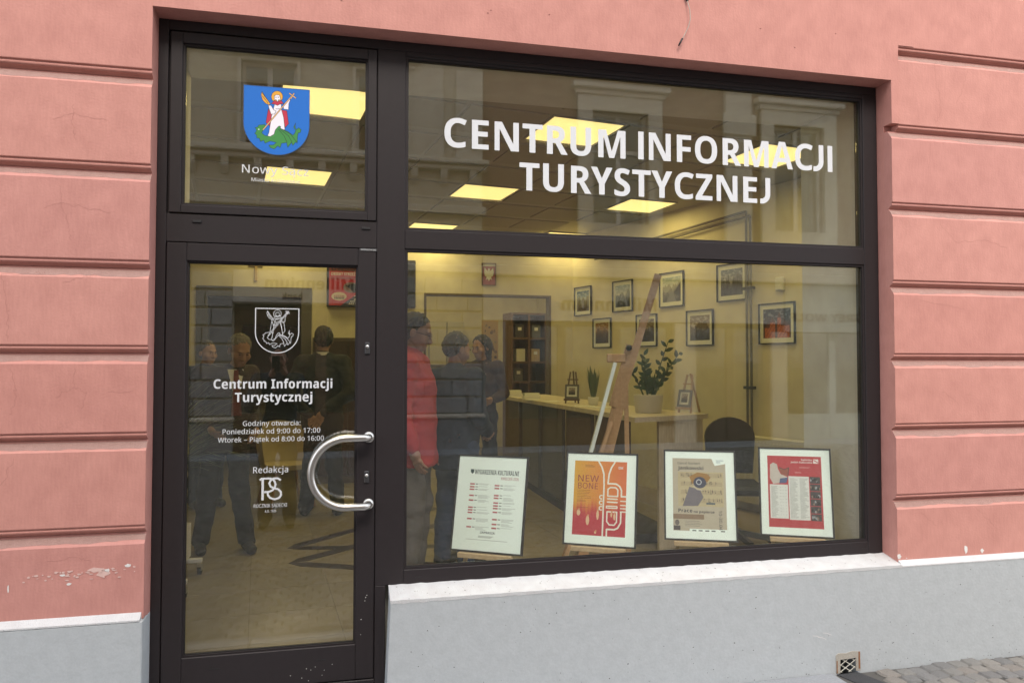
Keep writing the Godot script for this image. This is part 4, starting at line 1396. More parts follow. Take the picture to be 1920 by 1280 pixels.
# ---- prints
func landscape(k: int) -> Image:
	var n := 96
	var img := Image.create(n, n, false, Image.FORMAT_RGB8)
	var top: Color = [Color(0.3, 0.42, 0.62), Color(0.52, 0.6, 0.7), Color(0.62, 0.68, 0.74), Color(0.4, 0.44, 0.54), Color(0.05, 0.08, 0.2), Color(0.52, 0.4, 0.28), Color(0.36, 0.32, 0.28), Color(0.5, 0.46, 0.44)][k]
	var low: Color = [Color(0.75, 0.78, 0.8), Color(0.78, 0.78, 0.76), Color(0.85, 0.85, 0.84), Color(0.6, 0.58, 0.56), Color(0.2, 0.16, 0.26), Color(0.72, 0.56, 0.34), Color(0.5, 0.44, 0.36), Color(0.62, 0.56, 0.5)][k]
	var near: Color = [Color(0.32, 0.28, 0.16), Color(0.16, 0.2, 0.2), Color(0.3, 0.29, 0.27), Color(0.18, 0.17, 0.2), Color(0.3, 0.15, 0.09), Color(0.14, 0.1, 0.06), Color(0.12, 0.1, 0.08), Color(0.16, 0.14, 0.12)][k]
	var f := FastNoiseLite.new()
	f.seed = 40 + k
	f.frequency = 0.03
	f.fractal_octaves = 5
	var ridges := [0.36, 0.5, 0.66, 0.8]
	for x in n:
		var tops := []
		for r in 4: tops.append(ridges[r] * n + f.get_noise_2d(x * (0.8 + 0.5 * r), r * 70.0) * n * (0.34 - 0.05 * r))
		for y in n:
			var c := top.lerp(low, clampf(y / (n * 0.5), 0, 1))
			c = c.lerp(Color(0.92, 0.92, 0.92), clampf(f.get_noise_2d(x * 1.5 + 500, y * 3.0) * 1.2, 0, 0.5))
			for r in 4:
				if y > tops[r]:
					var g := f.get_noise_2d(x * 6.0 + r * 99, y * 9.0) * 0.16
					var m := low.lerp(near, 0.4 + 0.2 * r)
					c = Color(m.r + g, m.g + g, m.b + g * 0.8)
			img.set_pixel(x, y, c)
	if k == 2:
		fill(img, PackedVector2Array([Vector2(20, 96), Vector2(46, 54), Vector2(52, 54), Vector2(74, 96)]), Color(0.5, 0.5, 0.52))
		fill(img, PackedVector2Array([Vector2(60, 60), Vector2(96, 22), Vector2(96, 80), Vector2(64, 66)]), Color(0.26, 0.25, 0.24))
	if k == 3 or k == 5 or k == 6:
		for q in 16:
			var x := rng.randf_range(2, 94)
			var w := rng.randf_range(2, 6)
			fill(img, PackedVector2Array([Vector2(x - w, 96), Vector2(x - w * 0.2, rng.randf_range(6, 50)), Vector2(x + w, 96)]), near.lerp(low, rng.randf() * 0.35))
	if k == 4:
		for q in [[6, 62, 22, 34], [24, 44, 18, 52], [50, 30, 13, 66], [62, 56, 30, 40]]:
			for y in range(q[1], 96):
				for x in range(q[0], q[0] + q[2]):
					var g := f.get_noise_2d(x * 7.0, y * 7.0) * 0.2 + (0.12 if (x / 4 + y / 6) % 3 == 0 else 0.0)
					img.set_pixel(x, y, Color(0.62 + g, 0.3 + g * 0.8, 0.14 + g * 0.5))
			fill(img, PackedVector2Array([Vector2(q[0] - 1, q[1]), Vector2(q[0] + q[2] / 2.0, q[1] - 18), Vector2(q[0] + q[2] + 1, q[1])]), Color(0.34, 0.15, 0.1))
	return img

func framed_photo(s0: float, s1: float, y0: float, y1: float, k: int, label: String) -> void:
	var t := wall_turn()
	var o := thing("framed_photo", label, "picture", on_wall((s0 + s1) / 2, y0, 0.003), t, "framed photographs on the slanting wall")
	var w := (s1 - s0) / 2
	var h := y1 - y0
	var st := mb()
	rim(st, -w, w, 0, h, 0.012, 0.0, 0.022)
	build(st, "frame", M.black, o)
	st = mb()
	box(st, Vector3(-w + 0.01, 0.01, 0.0), Vector3(w - 0.01, h - 0.01, 0.008))
	build(st, "mount", M.paper, o)
	put(sheet(Vector3(-w + 0.055, 0.06, 0.0085), Vector3(2 * w - 0.11, 0, 0), Vector3(0, h - 0.12, 0)), "print", picture(landscape(k)), o)

func text_lines(img: Image, x0: int, x1: int, y0: int, y1: int, step: int, c: Color) -> void:
	var y := y0
	while y < y1:
		img.fill_rect(Rect2i(x0, y, rng.randi_range(int((x1 - x0) * 0.55), x1 - x0), 1), c)
		y += step

func poster_image(k: int) -> Image:
	var w := 320
	var h := 400
	var img := Image.create(w, h, false, Image.FORMAT_RGB8)
	var base := Color(0.89, 0.95, 0.91)
	img.fill(base)
	var ink := Color(0.32, 0.35, 0.34)
	if k == 0:
		for col in 2:
			var x := 62 if col == 0 else 178
			var y := 118 if col == 0 else 120
			while y < 300:
				img.fill_rect(Rect2i(x, y, 22, 6), Color(0.66, 0.33, 0.34))
				img.fill_rect(Rect2i(x + 26, y + 1, 12, 3), ink)
				var n := rng.randi_range(1, 4)
				text_lines(img, x + 42, x + 104, y, y + n * 4, 4, Color(0.5, 0.54, 0.52))
				y += maxi(11, n * 4 + 4) + (14 if rng.randf() < 0.12 else 0)
		img.fill_rect(Rect2i(64, 352, 190, 1), ink)
		text_lines(img, 120, 196, 336, 344, 3, ink)
		fill(img, PackedVector2Array([Vector2(60, 58), Vector2(76, 58), Vector2(76, 70), Vector2(68, 78), Vector2(60, 70)]), Color(0.2, 0.3, 0.3))
	elif k == 1:
		for y in range(34, 360):
			var t := (y - 34) / 326.0
			for x in range(36, 276):
				var g := FastNoiseLite.new() if false else null
				var a := Color(0.8, 0.62, 0.2).lerp(Color(0.8, 0.42, 0.24), (x - 36) / 240.0)
				var q := a.lerp(Color(0.68, 0.2, 0.24), smoothstep(0.5, 0.78, t + 0.03 * sin(x * 0.11) + 0.02 * sin(x * 0.37)))
				var v := 0.03 * sin(x * 0.9 + y * 0.3) * sin(y * 0.23)
				img.set_pixel(x, y, Color(q.r + v, q.g + v, q.b + v))
		var c := Color(0.86, 0.88, 0.82)
		stroke(img, PackedVector2Array([Vector2(146, 34), Vector2(162, 60), Vector2(172, 90), Vector2(174, 130), Vector2(174, 360)]), 7, c)
		stroke(img, PackedVector2Array([Vector2(222, 34), Vector2(206, 60), Vector2(196, 90), Vector2(192, 132), Vector2(230, 132), Vector2(246, 142), Vector2(254, 158), Vector2(254, 186), Vector2(275, 186)]), 7, c)
		stroke(img, PackedVector2Array([Vector2(193, 186), Vector2(193, 156), Vector2(204, 148), Vector2(228, 148), Vector2(238, 158), Vector2(238, 186)]), 6, c, true)
		for y in [198, 212]: stroke(img, PackedVector2Array([Vector2(190, y), Vector2(236, y)]), 6, c)
		for y in [206, 224, 238, 252]: stroke(img, PackedVector2Array([Vector2(250, y), Vector2(275, y)]), 5, c)
		stroke(img, PackedVector2Array([Vector2(188, 230), Vector2(236, 230), Vector2(236, 238), Vector2(188, 238)]), 5, c, true)
		stroke(img, PackedVector2Array([Vector2(192, 254), Vector2(236, 254), Vector2(236, 296), Vector2(226, 310), Vector2(204, 310), Vector2(192, 296)]), 6, c, true)
		stroke(img, PackedVector2Array([Vector2(254, 254), Vector2(254, 300), Vector2(242, 322), Vector2(226, 330), Vector2(192, 330), Vector2(192, 360)]), 7, c)
		for y in [192, 216, 240]: stroke(img, arc2(Vector2(164, y), 8, 8, 60, 300, 10), 5, c)
		text_lines(img, 52, 130, 164, 200, 7, Color(0.35, 0.2, 0.1))
		text_lines(img, 52, 110, 208, 216, 5, Color(0.35, 0.2, 0.1))
		text_lines(img, 52, 130, 240, 244, 4, Color(0.4, 0.15, 0.1))
		text_lines(img, 84, 132, 52, 62, 4, Color(0.35, 0.25, 0.1))
		for q in [[62, 264, 9, 14], [105, 296, 8, 22], [150, 270, 6, 22], [142, 346, 5, 6], [212, 266, 4, 12], [226, 274, 5, 16]]:
			fill(img, arc2(Vector2(q[0], q[1]), q[2], q[3], 0, 360, 9), Color(0.82, 0.7, 0.55))
			fill(img, arc2(Vector2(q[0] + 2, q[1] - q[3]), 4, 5, 0, 360, 8), Color(0.75, 0.55, 0.4))
	elif k == 2:
		img.fill_rect(Rect2i(36, 34, 242, 328), Color(0.68, 0.66, 0.58))
		img.fill_rect(Rect2i(60, 96, 208, 156), Color(0.70, 0.66, 0.52))
		for r in 4:
			for l in 5: img.fill_rect(Rect2i(72, 104 + r * 38 + l * 4, 190, 1), Color(0.5, 0.46, 0.38))
			for q in 14:
				var x := rng.randi_range(72, 256)
				img.fill_rect(Rect2i(x, 102 + r * 38 + rng.randi_range(0, 14), 4, 3), Color(0.25, 0.22, 0.2))
				img.fill_rect(Rect2i(x, 100 + r * 38, 1, 16), Color(0.3, 0.27, 0.24))
		fill(img, PackedVector2Array([Vector2(112, 118), Vector2(150, 98), Vector2(196, 104), Vector2(210, 120), Vector2(196, 140), Vector2(126, 150)]), Color(0.58, 0.44, 0.22))
		fill(img, PackedVector2Array([Vector2(112, 164), Vector2(160, 176), Vector2(176, 210), Vector2(150, 250), Vector2(80, 252)]), Color(0.42, 0.41, 0.43))
		fill(img, arc2(Vector2(160, 144), 29, 26, 0, 360, 20), Color(0.24, 0.27, 0.34))
		stroke(img, arc2(Vector2(156, 142), 11, 11, 0, 360, 14), 4, Color(0.72, 0.74, 0.74), true)
		stroke(img, PackedVector2Array([Vector2(130, 160), Vector2(148, 176), Vector2(172, 178)]), 4, Color(0.72, 0.7, 0.62))
		img.fill_rect(Rect2i(188, 234, 40, 8), Color(0.3, 0.36, 0.38))
		img.fill_rect(Rect2i(36, 288, 140, 22), Color(0.52, 0.45, 0.36))
		text_lines(img, 90, 170, 318, 344, 7, ink)
		fill(img, arc2(Vector2(54, 326), 10, 13, 0, 360, 12), Color(0.4, 0.38, 0.36))
		img.fill_rect(Rect2i(38, 340, 30, 20), Color(0.3, 0.29, 0.29))
		img.fill_rect(Rect2i(110, 352, 168, 16), base)
		for x in [122, 150, 180, 208, 250]: img.fill_rect(Rect2i(x, 357, 18, 5), ink)
		fill(img, PackedVector2Array([Vector2(214, 30), Vector2(280, 34), Vector2(280, 56), Vector2(230, 66)]), base)
		text_lines(img, 236, 272, 40, 54, 4, Color(0.3, 0.42, 0.5))
	else:
		img.fill_rect(Rect2i(36, 34, 244, 330), Color(0.68, 0.235, 0.25))
		img.fill_rect(Rect2i(44, 168, 82, 156), Color(0.82, 0.85, 0.82))
		img.fill_rect(Rect2i(130, 128, 92, 200), Color(0.82, 0.85, 0.82))
		text_lines(img, 50, 84, 176, 318, 5, ink)
		for x in [90, 102, 114]: text_lines(img, x, x + 6, 180, 316, 14, ink)
		text_lines(img, 135, 174, 138, 322, 5, ink)
		text_lines(img, 180, 218, 138, 322, 5, ink)
		for r in 6:
			img.fill_rect(Rect2i(226, 128 + r * 34, 46, 31), Color(0.24, 0.24, 0.24))
			for q in 7: fill(img, arc2(Vector2(rng.randi_range(230, 268), 140 + r * 34 + rng.randi_range(0, 12)), 4, 6, 0, 360, 8), [Color(0.5, 0.42, 0.36), Color(0.12, 0.12, 0.13), Color(0.55, 0.57, 0.58)][rng.randi() % 3])
		# a plain pale figure with a harp-like shape
		fill(img, PackedVector2Array([Vector2(48, 76), Vector2(62, 66), Vector2(80, 74), Vector2(84, 96), Vector2(96, 120), Vector2(126, 132), Vector2(116, 158), Vector2(60, 166), Vector2(46, 140)]), Color(0.74, 0.72, 0.68))
		fill(img, PackedVector2Array([Vector2(88, 88), Vector2(112, 98), Vector2(134, 88), Vector2(128, 128), Vector2(98, 122)]), Color(0.55, 0.32, 0.25))
		stroke(img, PackedVector2Array([Vector2(88, 88), Vector2(112, 98), Vector2(134, 88), Vector2(128, 128)]), 3, Color(0.25, 0.2, 0.2))
		fill(img, PackedVector2Array([Vector2(92, 140), Vector2(128, 134), Vector2(120, 160), Vector2(88, 162)]), Color(0.3, 0.36, 0.5))
		fill(img, PackedVector2Array([Vector2(244, 46), Vector2(268, 46), Vector2(268, 66), Vector2(244, 66)]), Color(0.86, 0.84, 0.82))
		stroke(img, PackedVector2Array([Vector2(246, 50), Vector2(266, 62)]), 4, Color(0.68, 0.235, 0.25))
		text_lines(img, 180, 260, 84, 90, 4, Color(0.85, 0.75, 0.72))
		text_lines(img, 160, 196, 108, 114, 3, Color(0.85, 0.75, 0.72))
	return img

func poster(k: int, at: Vector3, yaw: float, lean: float, label: String, easel: String) -> void:
	var o := thing("framed_poster", label, "poster", at, -yaw, "posters displayed in the window")
	o.rotation = Vector3(-lean, -yaw, 0)
	var w := 0.196
	var h := 0.499
	var st := mb()
	rim(st, -w - 0.006, w + 0.006, -0.006, h + 0.006, 0.009, -0.016, 0.004)
	build(st, "frame", M.black, o)
	st = mb()
	box(st, Vector3(-w, 0, -0.012), Vector3(w, h, -0.001))
	build(st, "backing", M.mat_board, o)
	put(sheet(Vector3(-w, 0, 0), Vector3(2 * w, 0, 0), Vector3(0, h, 0)), "print", picture(poster_image(k)), o)
	var at2 := func(x: float, y: float) -> Vector3: return Vector3(-w + x / 320.0 * 2 * w, h * (1.0 - y / 400.0), 0.0004)
	var px := 2 * w / 320.0
	var py := h / 400.0
	var lines: Array = [
		[["WYDARZENIA KULTURALNE", 80, 78, 206, 20, M.ink_green, bold], ["KWIECIEŃ 2026", 206, 98, 80, 12, M.ink_red, regular], ["ZAPRASZA", 128, 326, 68, 9, M.ink_green, bold]],
		[["NEW", 54, 126, 96, 28, M.ink_plum, regular], ["BONE", 54, 158, 92, 26, M.ink_plum, regular], ["OK", 238, 66, 22, 11, M.ink_pale, bold]],
		[["Daniel Norbert", 60, 62, 104, 11, M.ink_dark, regular], ["Jankowski", 60, 86, 118, 15, M.ink_dark, bold], ["Prace", 60, 280, 64, 16, M.ink_dark, bold], ["na papierze", 130, 281, 94, 11, M.ink_dark, bold]],
		[["Sądecka", 190, 54, 48, 8, M.ink_pale, bold], ["Jesień Kulturalna", 142, 66, 98, 8, M.ink_pale, bold]],
	][k]
	for l in lines:
		write(o, l[0], at2.call(l[1], l[2]), l[3] * px, l[4] * py, l[5], l[6], "lettering", 0.0, 0.0003)
	if k == 2:
		var up := write(o, "10-30.04", Vector3.ZERO, 88 * px, 14 * py, M.ink_dark, regular, "lettering", 0.0, 0.0003)
		up.basis = Basis(Vector3.BACK, -PI / 2) * up.basis
		up.position = at2.call(250, 266)
	# the small easel it stands on
	var e := thing("display_easel", easel, "easel", Vector3(at.x, FLOOR, at.z), -yaw, "easels behind the shop window")
	var y := at.y - FLOOR
	st = mb()
	box(st, Vector3(-0.15, y - 0.034, -0.012), Vector3(0.15, y - 0.008, 0.026), 0.002)
	build(st, "ledge", M.pine, e)
	for x in [-0.2, 0.2]:
		st = mb()
		bar(st, Vector3(x, 0, 0.06), Vector3(x * 0.25, y + 0.44, -0.15), 0.02, 0.014)
		build(st, "front_leg", M.pine, e)
	st = mb()
	bar(st, Vector3(0.02, 0, -0.42), Vector3(0.01, y + 0.4, -0.16), 0.02, 0.014)
	build(st, "rear_leg", M.pine, e)

func leaf(st: SurfaceTool, base: Vector3, dir: Vector3, side: Vector3, l: float, w: float, bend := 0.15) -> void:
	var n := dir.cross(side).normalized()
	var prev := [base, base]
	for i in range(1, 5):
		var t := i / 4.0
		var c := base + dir * l * t + n * bend * l * t * t
		var k := w * sin(PI * clampf(t * 0.9 + 0.08, 0, 1))
		if i == 4: k = 0.0
		var now := [c - side * k / 2, c + side * k / 2]
		nquad(st, prev[0], prev[1], now[1], now[0], n)
		prev = now

func table_plant(called: String, label: String, at: Vector3, kind: String) -> void:
	var o := thing(called, label, "plant", at)
	var st := mb(true)
	var r := 0.125 if kind == "zz" else 0.055
	var h := 0.155 if kind == "zz" else 0.08
	lathe(st, PackedVector2Array([Vector2(0.0, 0), Vector2(r * 0.86, 0), Vector2(r * 0.9, 0.01), Vector2(r, h - 0.01), Vector2(r, h), Vector2(r * 0.93, h), Vector2(r * 0.9, h - 0.025), Vector2(0.0, h - 0.025)]), Vector3.ZERO, 24)
	build(st, "pot", M.pot if kind == "zz" else M.white_plastic, o)
	st = mb()
	lathe(st, PackedVector2Array([Vector2(0.0, h - 0.02), Vector2(r * 0.9, h - 0.02)]), Vector3.ZERO, 16)
	build(st, "soil", M.soil, o)
	st = mb()
	if kind == "zz":
		for q in [[0.2, 0.48, 0.17], [-0.14, 0.36, 0.15], [0.55, 0.42, -0.1], [-0.4, 0.32, 0.0], [0.05, 0.3, -0.3], [-0.2, 0.26, 0.3], [0.3, 0.3, 0.3]]:
			var d := Vector3(q[0], 1, q[2]).normalized()
			var b := Vector3(q[0] * 0.1, h - 0.02, q[2] * 0.1)
			var l: float = q[1]
			var pts := PackedVector3Array()
			for i in 6: pts.append(b + d * l * i / 5.0 + Vector3(q[0], 0, q[2]) * 0.1 * pow(i / 5.0, 2))
			tube(st, pts, 0.008, 0.003, 6)
			for i in range(2, 13):
				var t := i / 12.0
				var p := b + d * l * t + Vector3(q[0], 0, q[2]) * 0.1 * t * t
				var sgn := 1.0 if i % 2 == 0 else -1.0
				var sd := d.cross(Vector3(0.3, 0.2, 1)).normalized().rotated(d, rng.randf_range(-0.9, 0.9)) * sgn
				var ld := (sd + d * 0.8).normalized()
				leaf(st, p, ld, ld.cross(Vector3(rng.randf_range(-0.4, 0.4), 0.3, 1)).normalized(), rng.randf_range(0.06, 0.085), 0.034)
		build(st, "foliage", M.leaf, o)
	else:
		for i in 9:
			var a := TAU * i / 9.0 + rng.randf_range(-0.3, 0.3)
			var d := Vector3(cos(a) * rng.randf_range(0.06, 0.24), 1, sin(a) * rng.randf_range(0.06, 0.24)).normalized()
			leaf(st, Vector3(cos(a) * 0.02, h - 0.02, sin(a) * 0.02), d, Vector3(-sin(a), 0, cos(a)), rng.randf_range(0.24, 0.36), 0.045, 0.05)
		build(st, "foliage", M.leaf_pale if kind == "pale" else M.leaf, o)

func small_easel(label: String, at: Vector3, turn: float, s: float, m: Material) -> void:
	var o := thing("small_easel", label, "easel", at, turn)
	var st := mb()
	for x in [-0.07, 0.07]:
		bar(st, Vector3(x, 0, 0.03) * s, Vector3(x * 0.4, 0.33, -0.04) * s, 0.016 * s, 0.012 * s)
	bar(st, Vector3(0, 0, -0.16) * s, Vector3(0, 0.34, -0.045) * s, 0.016 * s, 0.012 * s)
	bar(st, Vector3(-0.06, 0.25, -0.02) * s, Vector3(0.06, 0.25, -0.02) * s, 0.012 * s, 0.01 * s, Vector3.UP)
	build(st, "legs", m, o)
	st = mb()
	box(st, Vector3(-0.085, 0.03, 0.03) * s, Vector3(0.085, 0.05, 0.055) * s)
	build(st, "ledge", m, o)
	var f := thing("small_picture", "small dark framed picture on the " + label, "picture", at + Basis(Vector3.UP, turn) * Vector3(0, 0.052, 0.045) * s, turn)
	f.rotation = Vector3(-0.2, turn, 0)
	st = mb()
	rim(st, -0.075 * s, 0.075 * s, 0, 0.15 * s, 0.02 * s, -0.008, 0.004)
	build(st, "frame", M.portal, f)
	st = mb()
	box(st, Vector3(-0.06, 0.015, -0.007) * s, Vector3(0.06, 0.135, -0.001) * s)
	build(st, "mount", M.paper, f)
	put(sheet(Vector3(-0.035, 0.04, 0.0002) * s, Vector3(0.07 * s, 0, 0), Vector3(0, 0.075 * s, 0)), "print", picture(landscape(7)), f)

func furnishings() -> void:
	M.ink_green = mat(0.05, 0.075, 0.075, 0.8)
	M.ink_red = mat(0.35, 0.09, 0.1, 0.8)
	M.ink_plum = mat(0.26, 0.06, 0.05, 0.8)
	M.ink_dark = mat(0.05, 0.05, 0.055, 0.8)
	M.ink_pale = mat(0.72, 0.7, 0.66, 0.8)
	var P := [[1.512, 0.534, -0.403, 0.555, 0.237], [2.145, 0.531, -0.419, 0.516, 0.249], [2.753, 0.53, -0.414, 0.41, 0.248], [3.335, 0.532, -0.37, 0.466, 0.22]]
	var pl := ["white poster listing cultural events in two columns with red tags", "orange and red concert poster with a white trumpet outline", "beige exhibition poster with sheet music and a round blue shape", "red poster with pale columns of text and small photographs"]
	var el := ["pine easel under the white events poster", "pine easel under the orange trumpet poster", "pine easel under the beige exhibition poster", "pine easel under the red poster"]
	for k in 4: poster(k, Vector3(P[k][0], P[k][1], P[k][2]), P[k][3], P[k][4], pl[k], el[k])
	# pictures on the slanting wall
	var ph := [[0.07, 0.47, 2.19, 2.59, "framed photo of a bluish valley, upper row, beside the back corner"], [0.95, 1.36, 2.19, 2.59, "framed photo of pale grey hills, upper row, above the tall easel"], [1.87, 2.29, 2.19, 2.6, "framed photo of a grey street running to a peak, upper row"], [2.81, 3.23, 2.19, 2.59, "framed photo of two dark rock spires, upper row, beside the pipes"], [3.39, 3.84, 1.72, 2.13, "framed photo of an orange lit church at night beyond the pipes"], [0.51, 0.91, 1.735, 2.13, "framed photo of a brown forest, lower row, nearest the back corner"], [1.43, 1.82, 1.735, 2.13, "framed dark photo, lower row, behind the tall easel's mast"], [2.33, 2.75, 1.725, 2.125, "framed dark photo of a town, lower row, beside the pipes"]]
	for k in 8: framed_photo(ph[k][0], ph[k][1], ph[k][2], ph[k][3], k, ph[k][4])
	# heating pipes, sensor, radiator
	var pp := thing("heating_pipes", "pair of thin dark pipes down the slanting wall with a bracket", "pipes", on_wall(3.28, 0.2, 0.0))
	for k in 2:
		var st := mb(true)
		var off := 0.045
		var ds := 0.055 * k
		var o := on_wall(3.28, 0.2, 0.0)
		tube(st, PackedVector3Array([on_wall(3.26 + ds, 0.6, off) - o, on_wall(3.26 + ds, 3.1 - ds, off) - o]), 0.013, 0.013, 10)
		tube(st, PackedVector3Array([on_wall(3.26 + ds, 3.1 - ds, off) - o, on_wall(0.6, 2.98 - ds, off) - o]), 0.013, 0.013, 10)
		build(st, "pipe", M.pipe, pp)
	for y in [1.28, 2.3]:
		var st := mb()
		var o := on_wall(3.28, 0.2, 0.0)
		bar(st, on_wall(3.22, y, 0.045) - o, on_wall(3.36, y, 0.045) - o, 0.03, 0.034, Vector3.UP)
		build(st, "bracket", M.dark_metal, pp)
	var se := thing("alarm_sensor", "small white motion sensor on the slanting wall above the church photo", "sensor", on_wall(3.67, 2.24, 0.002), wall_turn())
	var st := mb()
	box(st, Vector3(-0.05, 0, 0), Vector3(0.05, 0.14, 0.045), 0.012)
	build(st, "housing", M.white_plastic, se)
	st = mb()
	box(st, Vector3(-0.03, 0.015, 0.045), Vector3(0.03, 0.055, 0.049), 0.002)
	build(st, "lens", M.paper, se)
	var ra := thing("radiator", "cream panel radiator below the church photo", "radiator", on_wall(3.85, 0.12, 0.05), wall_turn())
	st = mb()
	box(st, Vector3(-0.9, 0.0, 0.0), Vector3(0.52, 0.68, 0.09), 0.01)
	build(st, "panel", M.radiator, ra)
	for i in 34:
		st = mb()
		box(st, Vector3(-0.88 + i * 0.041, 0.05, 0.09), Vector3(-0.862 + i * 0.041, 0.63, 0.097), 0.003)
		build(st, "rib", M.radiator, ra)
	# the counter
	var ct := thing("reception_counter", "long reception counter with pale wooden top and dark front", "counter", Vector3(3.1, FLOOR, -2.2))
	st = mb()
	extrude(st, PackedVector2Array([Vector2(-0.1, 0.22), Vector2(0.67, -0.05), Vector2(0.52, -0.9), Vector2(0.42, -4.2), Vector2(-0.28, -4.25), Vector2(-0.1, -0.9)]), Vector3(0, 1.035, 0), Vector3.RIGHT, Vector3.BACK, Vector3(0, 0.04, 0))
	build(st, "top", M.oak, ct)
	st = mb()
	extrude(st, PackedVector2Array([Vector2(0.17, 0.07), Vector2(0.64, -0.09), Vector2(0.64, -0.13), Vector2(0.17, 0.03)]), Vector3.ZERO, Vector3.RIGHT, Vector3.BACK, Vector3(0, 1.035, 0))
	build(st, "end_panel", M.oak, ct)
	for k in 5:
		st = mb()
		var a := lerpf(-0.02, -0.2, k / 5.0)
		var z0 := -0.15 - k * 0.8
		box(st, Vector3(a, 0.08, z0 - 0.78), Vector3(a + 0.04, 1.034, z0), 0.004)
		build(st, "front_panel", M.panel_grey if k == 2 or k == 3 else M.panel_brown, ct)
	st = mb()
	box(st, Vector3(-0.12, 0.0, -4.1), Vector3(0.45, 0.08, -0.16))
	build(st, "kick_board", M.black, ct)
	var top := FLOOR + 1.0755
	table_plant("zz_plant", "glossy dark green plant with feathered stems in a white pot on the counter", Vector3(3.34, top, -2.5), "zz")
	table_plant("snake_plant", "upright dark snake plant in a small pot behind the white plant pot", Vector3(3.56, top, -2.95), "dark")
	table_plant("snake_plant", "pale snake plant partly hidden by the leaning canvas", Vector3(3.28, top, -3.75), "pale")
	small_easel("little easel on the counter near its far part", Vector3(3.17, top, -4.1), -0.5, 1.0, M.walnut)
	small_easel("little brown easel at the counter's near end", Vector3(3.66, top, -2.42), -1.2, 0.98, M.beech)
	for q in [["stack of leaflets in a clear holder at the counter's back", Vector3(3.0, top, -5.2), 0.2, 0.07], ["box of postcards beside the plant pot", Vector3(3.47, top, -2.72), 0.12, 0.09], ["box of folded maps far along the counter", Vector3(2.95, top, -5.9), 0.2, 0.08]]:
		var o := thing("leaflet_box", q[0], "leaflets", q[1])
		st = mb()
		box(st, Vector3(-q[2] / 2, 0, -0.06), Vector3(q[2] / 2, q[3] * 0.5, 0.06))
		build(st, "tray", M.white_plastic, o)
		for k in 5:
			st = mb()
			box(st, Vector3(-q[2] / 2 + 0.008, 0.004, -0.05 + k * 0.022), Vector3(q[2] / 2 - 0.008, q[3], -0.036 + k * 0.022))
			build(st, "leaflet", [M.paper, M.panel_grey, M.mat_board, M.leaf_pale, M.paper][k], o)
	for q in [[3.2, -3.3, 0.2, "brochure lying on the counter between the white pot and the pale snake plant"], [3.12, -3.55, -0.3, "brochure lying turned askew just before the pale snake plant"], [3.05, -4.5, 0.1, "brochure lying behind the little easel on the counter"], [2.96, -4.9, 0.3, "brochure lying before the leaflet holder at the counter's back"]]:
		var o := thing("brochure", q[3], "brochure", Vector3(q[0], top, q[1]), q[2], "brochures lying on the counter")
		st = mb()
		box(st, Vector3(-0.1, 0, -0.07), Vector3(0.1, 0.004, 0.07))
		build(st, "pages", M.paper, o)
	# tall easel with a canvas seen edge-on
	var ea := thing("studio_easel", "tall reddish wooden studio easel leaning back beside the counter", "easel", Vector3(2.27, FLOOR, -1.4), -0.35)
	st = mb()
	bar(st, Vector3(0.05, 0.0, -0.05), Vector3(0.37, 1.3, -0.05), 0.085, 0.03)
	build(st, "mast_board", M.beech, ea)
	st = mb()
	bar(st, Vector3(0.33, 1.15, -0.055), Vector3(0.62, 2.1, -0.055), 0.05, 0.025)
	bar(st, Vector3(0.31, 1.2, -0.04), Vector3(0.43, 1.62, -0.04), 0.055, 0.02)
	build(st, "sliding_mast", M.beech, ea)
	for z in [-0.32, 0.22]:
		st = mb()
		bar(st, Vector3(-0.08, 0.0, z), Vector3(0.3, 1.1, -0.05 + (z + 0.05) * 0.2), 0.04, 0.025, Vector3.BACK)
		build(st, "side_leg", M.beech, ea)
	st = mb()
	bar(st, Vector3(0.42, 0.0, -0.12), Vector3(0.4, 1.35, -0.08), 0.05, 0.03, Vector3.BACK)
	build(st, "rear_leg", M.beech, ea)
	st = mb()
	box(st, Vector3(0.27, 1.5, -0.09), Vector3(0.4, 1.56, -0.01), 0.006)
	build(st, "clamp", M.beech, ea)
	st = mb(true)
	tube(st, PackedVector3Array([Vector3(0.42, 1.6, -0.04), Vector3(0.42, 1.6, 0.03)]), 0.022, 0.018, 10)
	build(st, "knob", M.black, ea)
	st = mb()
	bar(st, Vector3(0.03, 0.52, -0.3), Vector3(0.03, 0.52, 0.2), 0.06, 0.025)
	build(st, "tray", M.beech, ea)
	var cv := thing("canvas", "white edged canvas seen from its side on the tall easel", "canvas", Vector3(2.27, FLOOR, -1.4), -0.35)
	st = mb()
	bar(st, Vector3(0.07, 0.56, -0.05), Vector3(0.325, 1.5, -0.05), 0.6, 0.022, Vector3.BACK)
	build(st, "stretched_canvas", M.mat_board, cv)
	# office chair
	var oc := thing("office_chair", "black office chair with a rounded back behind the counter's end", "chair", Vector3(4.0, FLOOR, -2.25), -0.35)
	st = mb(true)
	var back := PackedVector2Array()
	for q in arc2(Vector2(0, 0.86), 0.21, 0.17, 0, 180, 14): back.append(q)
	back.append(Vector2(-0.19, 0.55)); back.append(Vector2(0.19, 0.55))
	st = mb()
	extrude(st, back, Vector3(0, 0, -0.24), Vector3.RIGHT, Vector3.UP, Vector3(0, 0, 0.06))
	build(st, "backrest", M.chair_black, oc)
	st = mb()
	box(st, Vector3(-0.23, 0.42, -0.22), Vector3(0.23, 0.5, 0.24), 0.03)
	build(st, "seat", M.chair_black, oc)
	st = mb(true)
	tube(st, PackedVector3Array([Vector3(0, 0.05, 0), Vector3(0, 0.42, 0)]), 0.025, 0.025, 10)
	build(st, "column", M.dark_metal, oc)
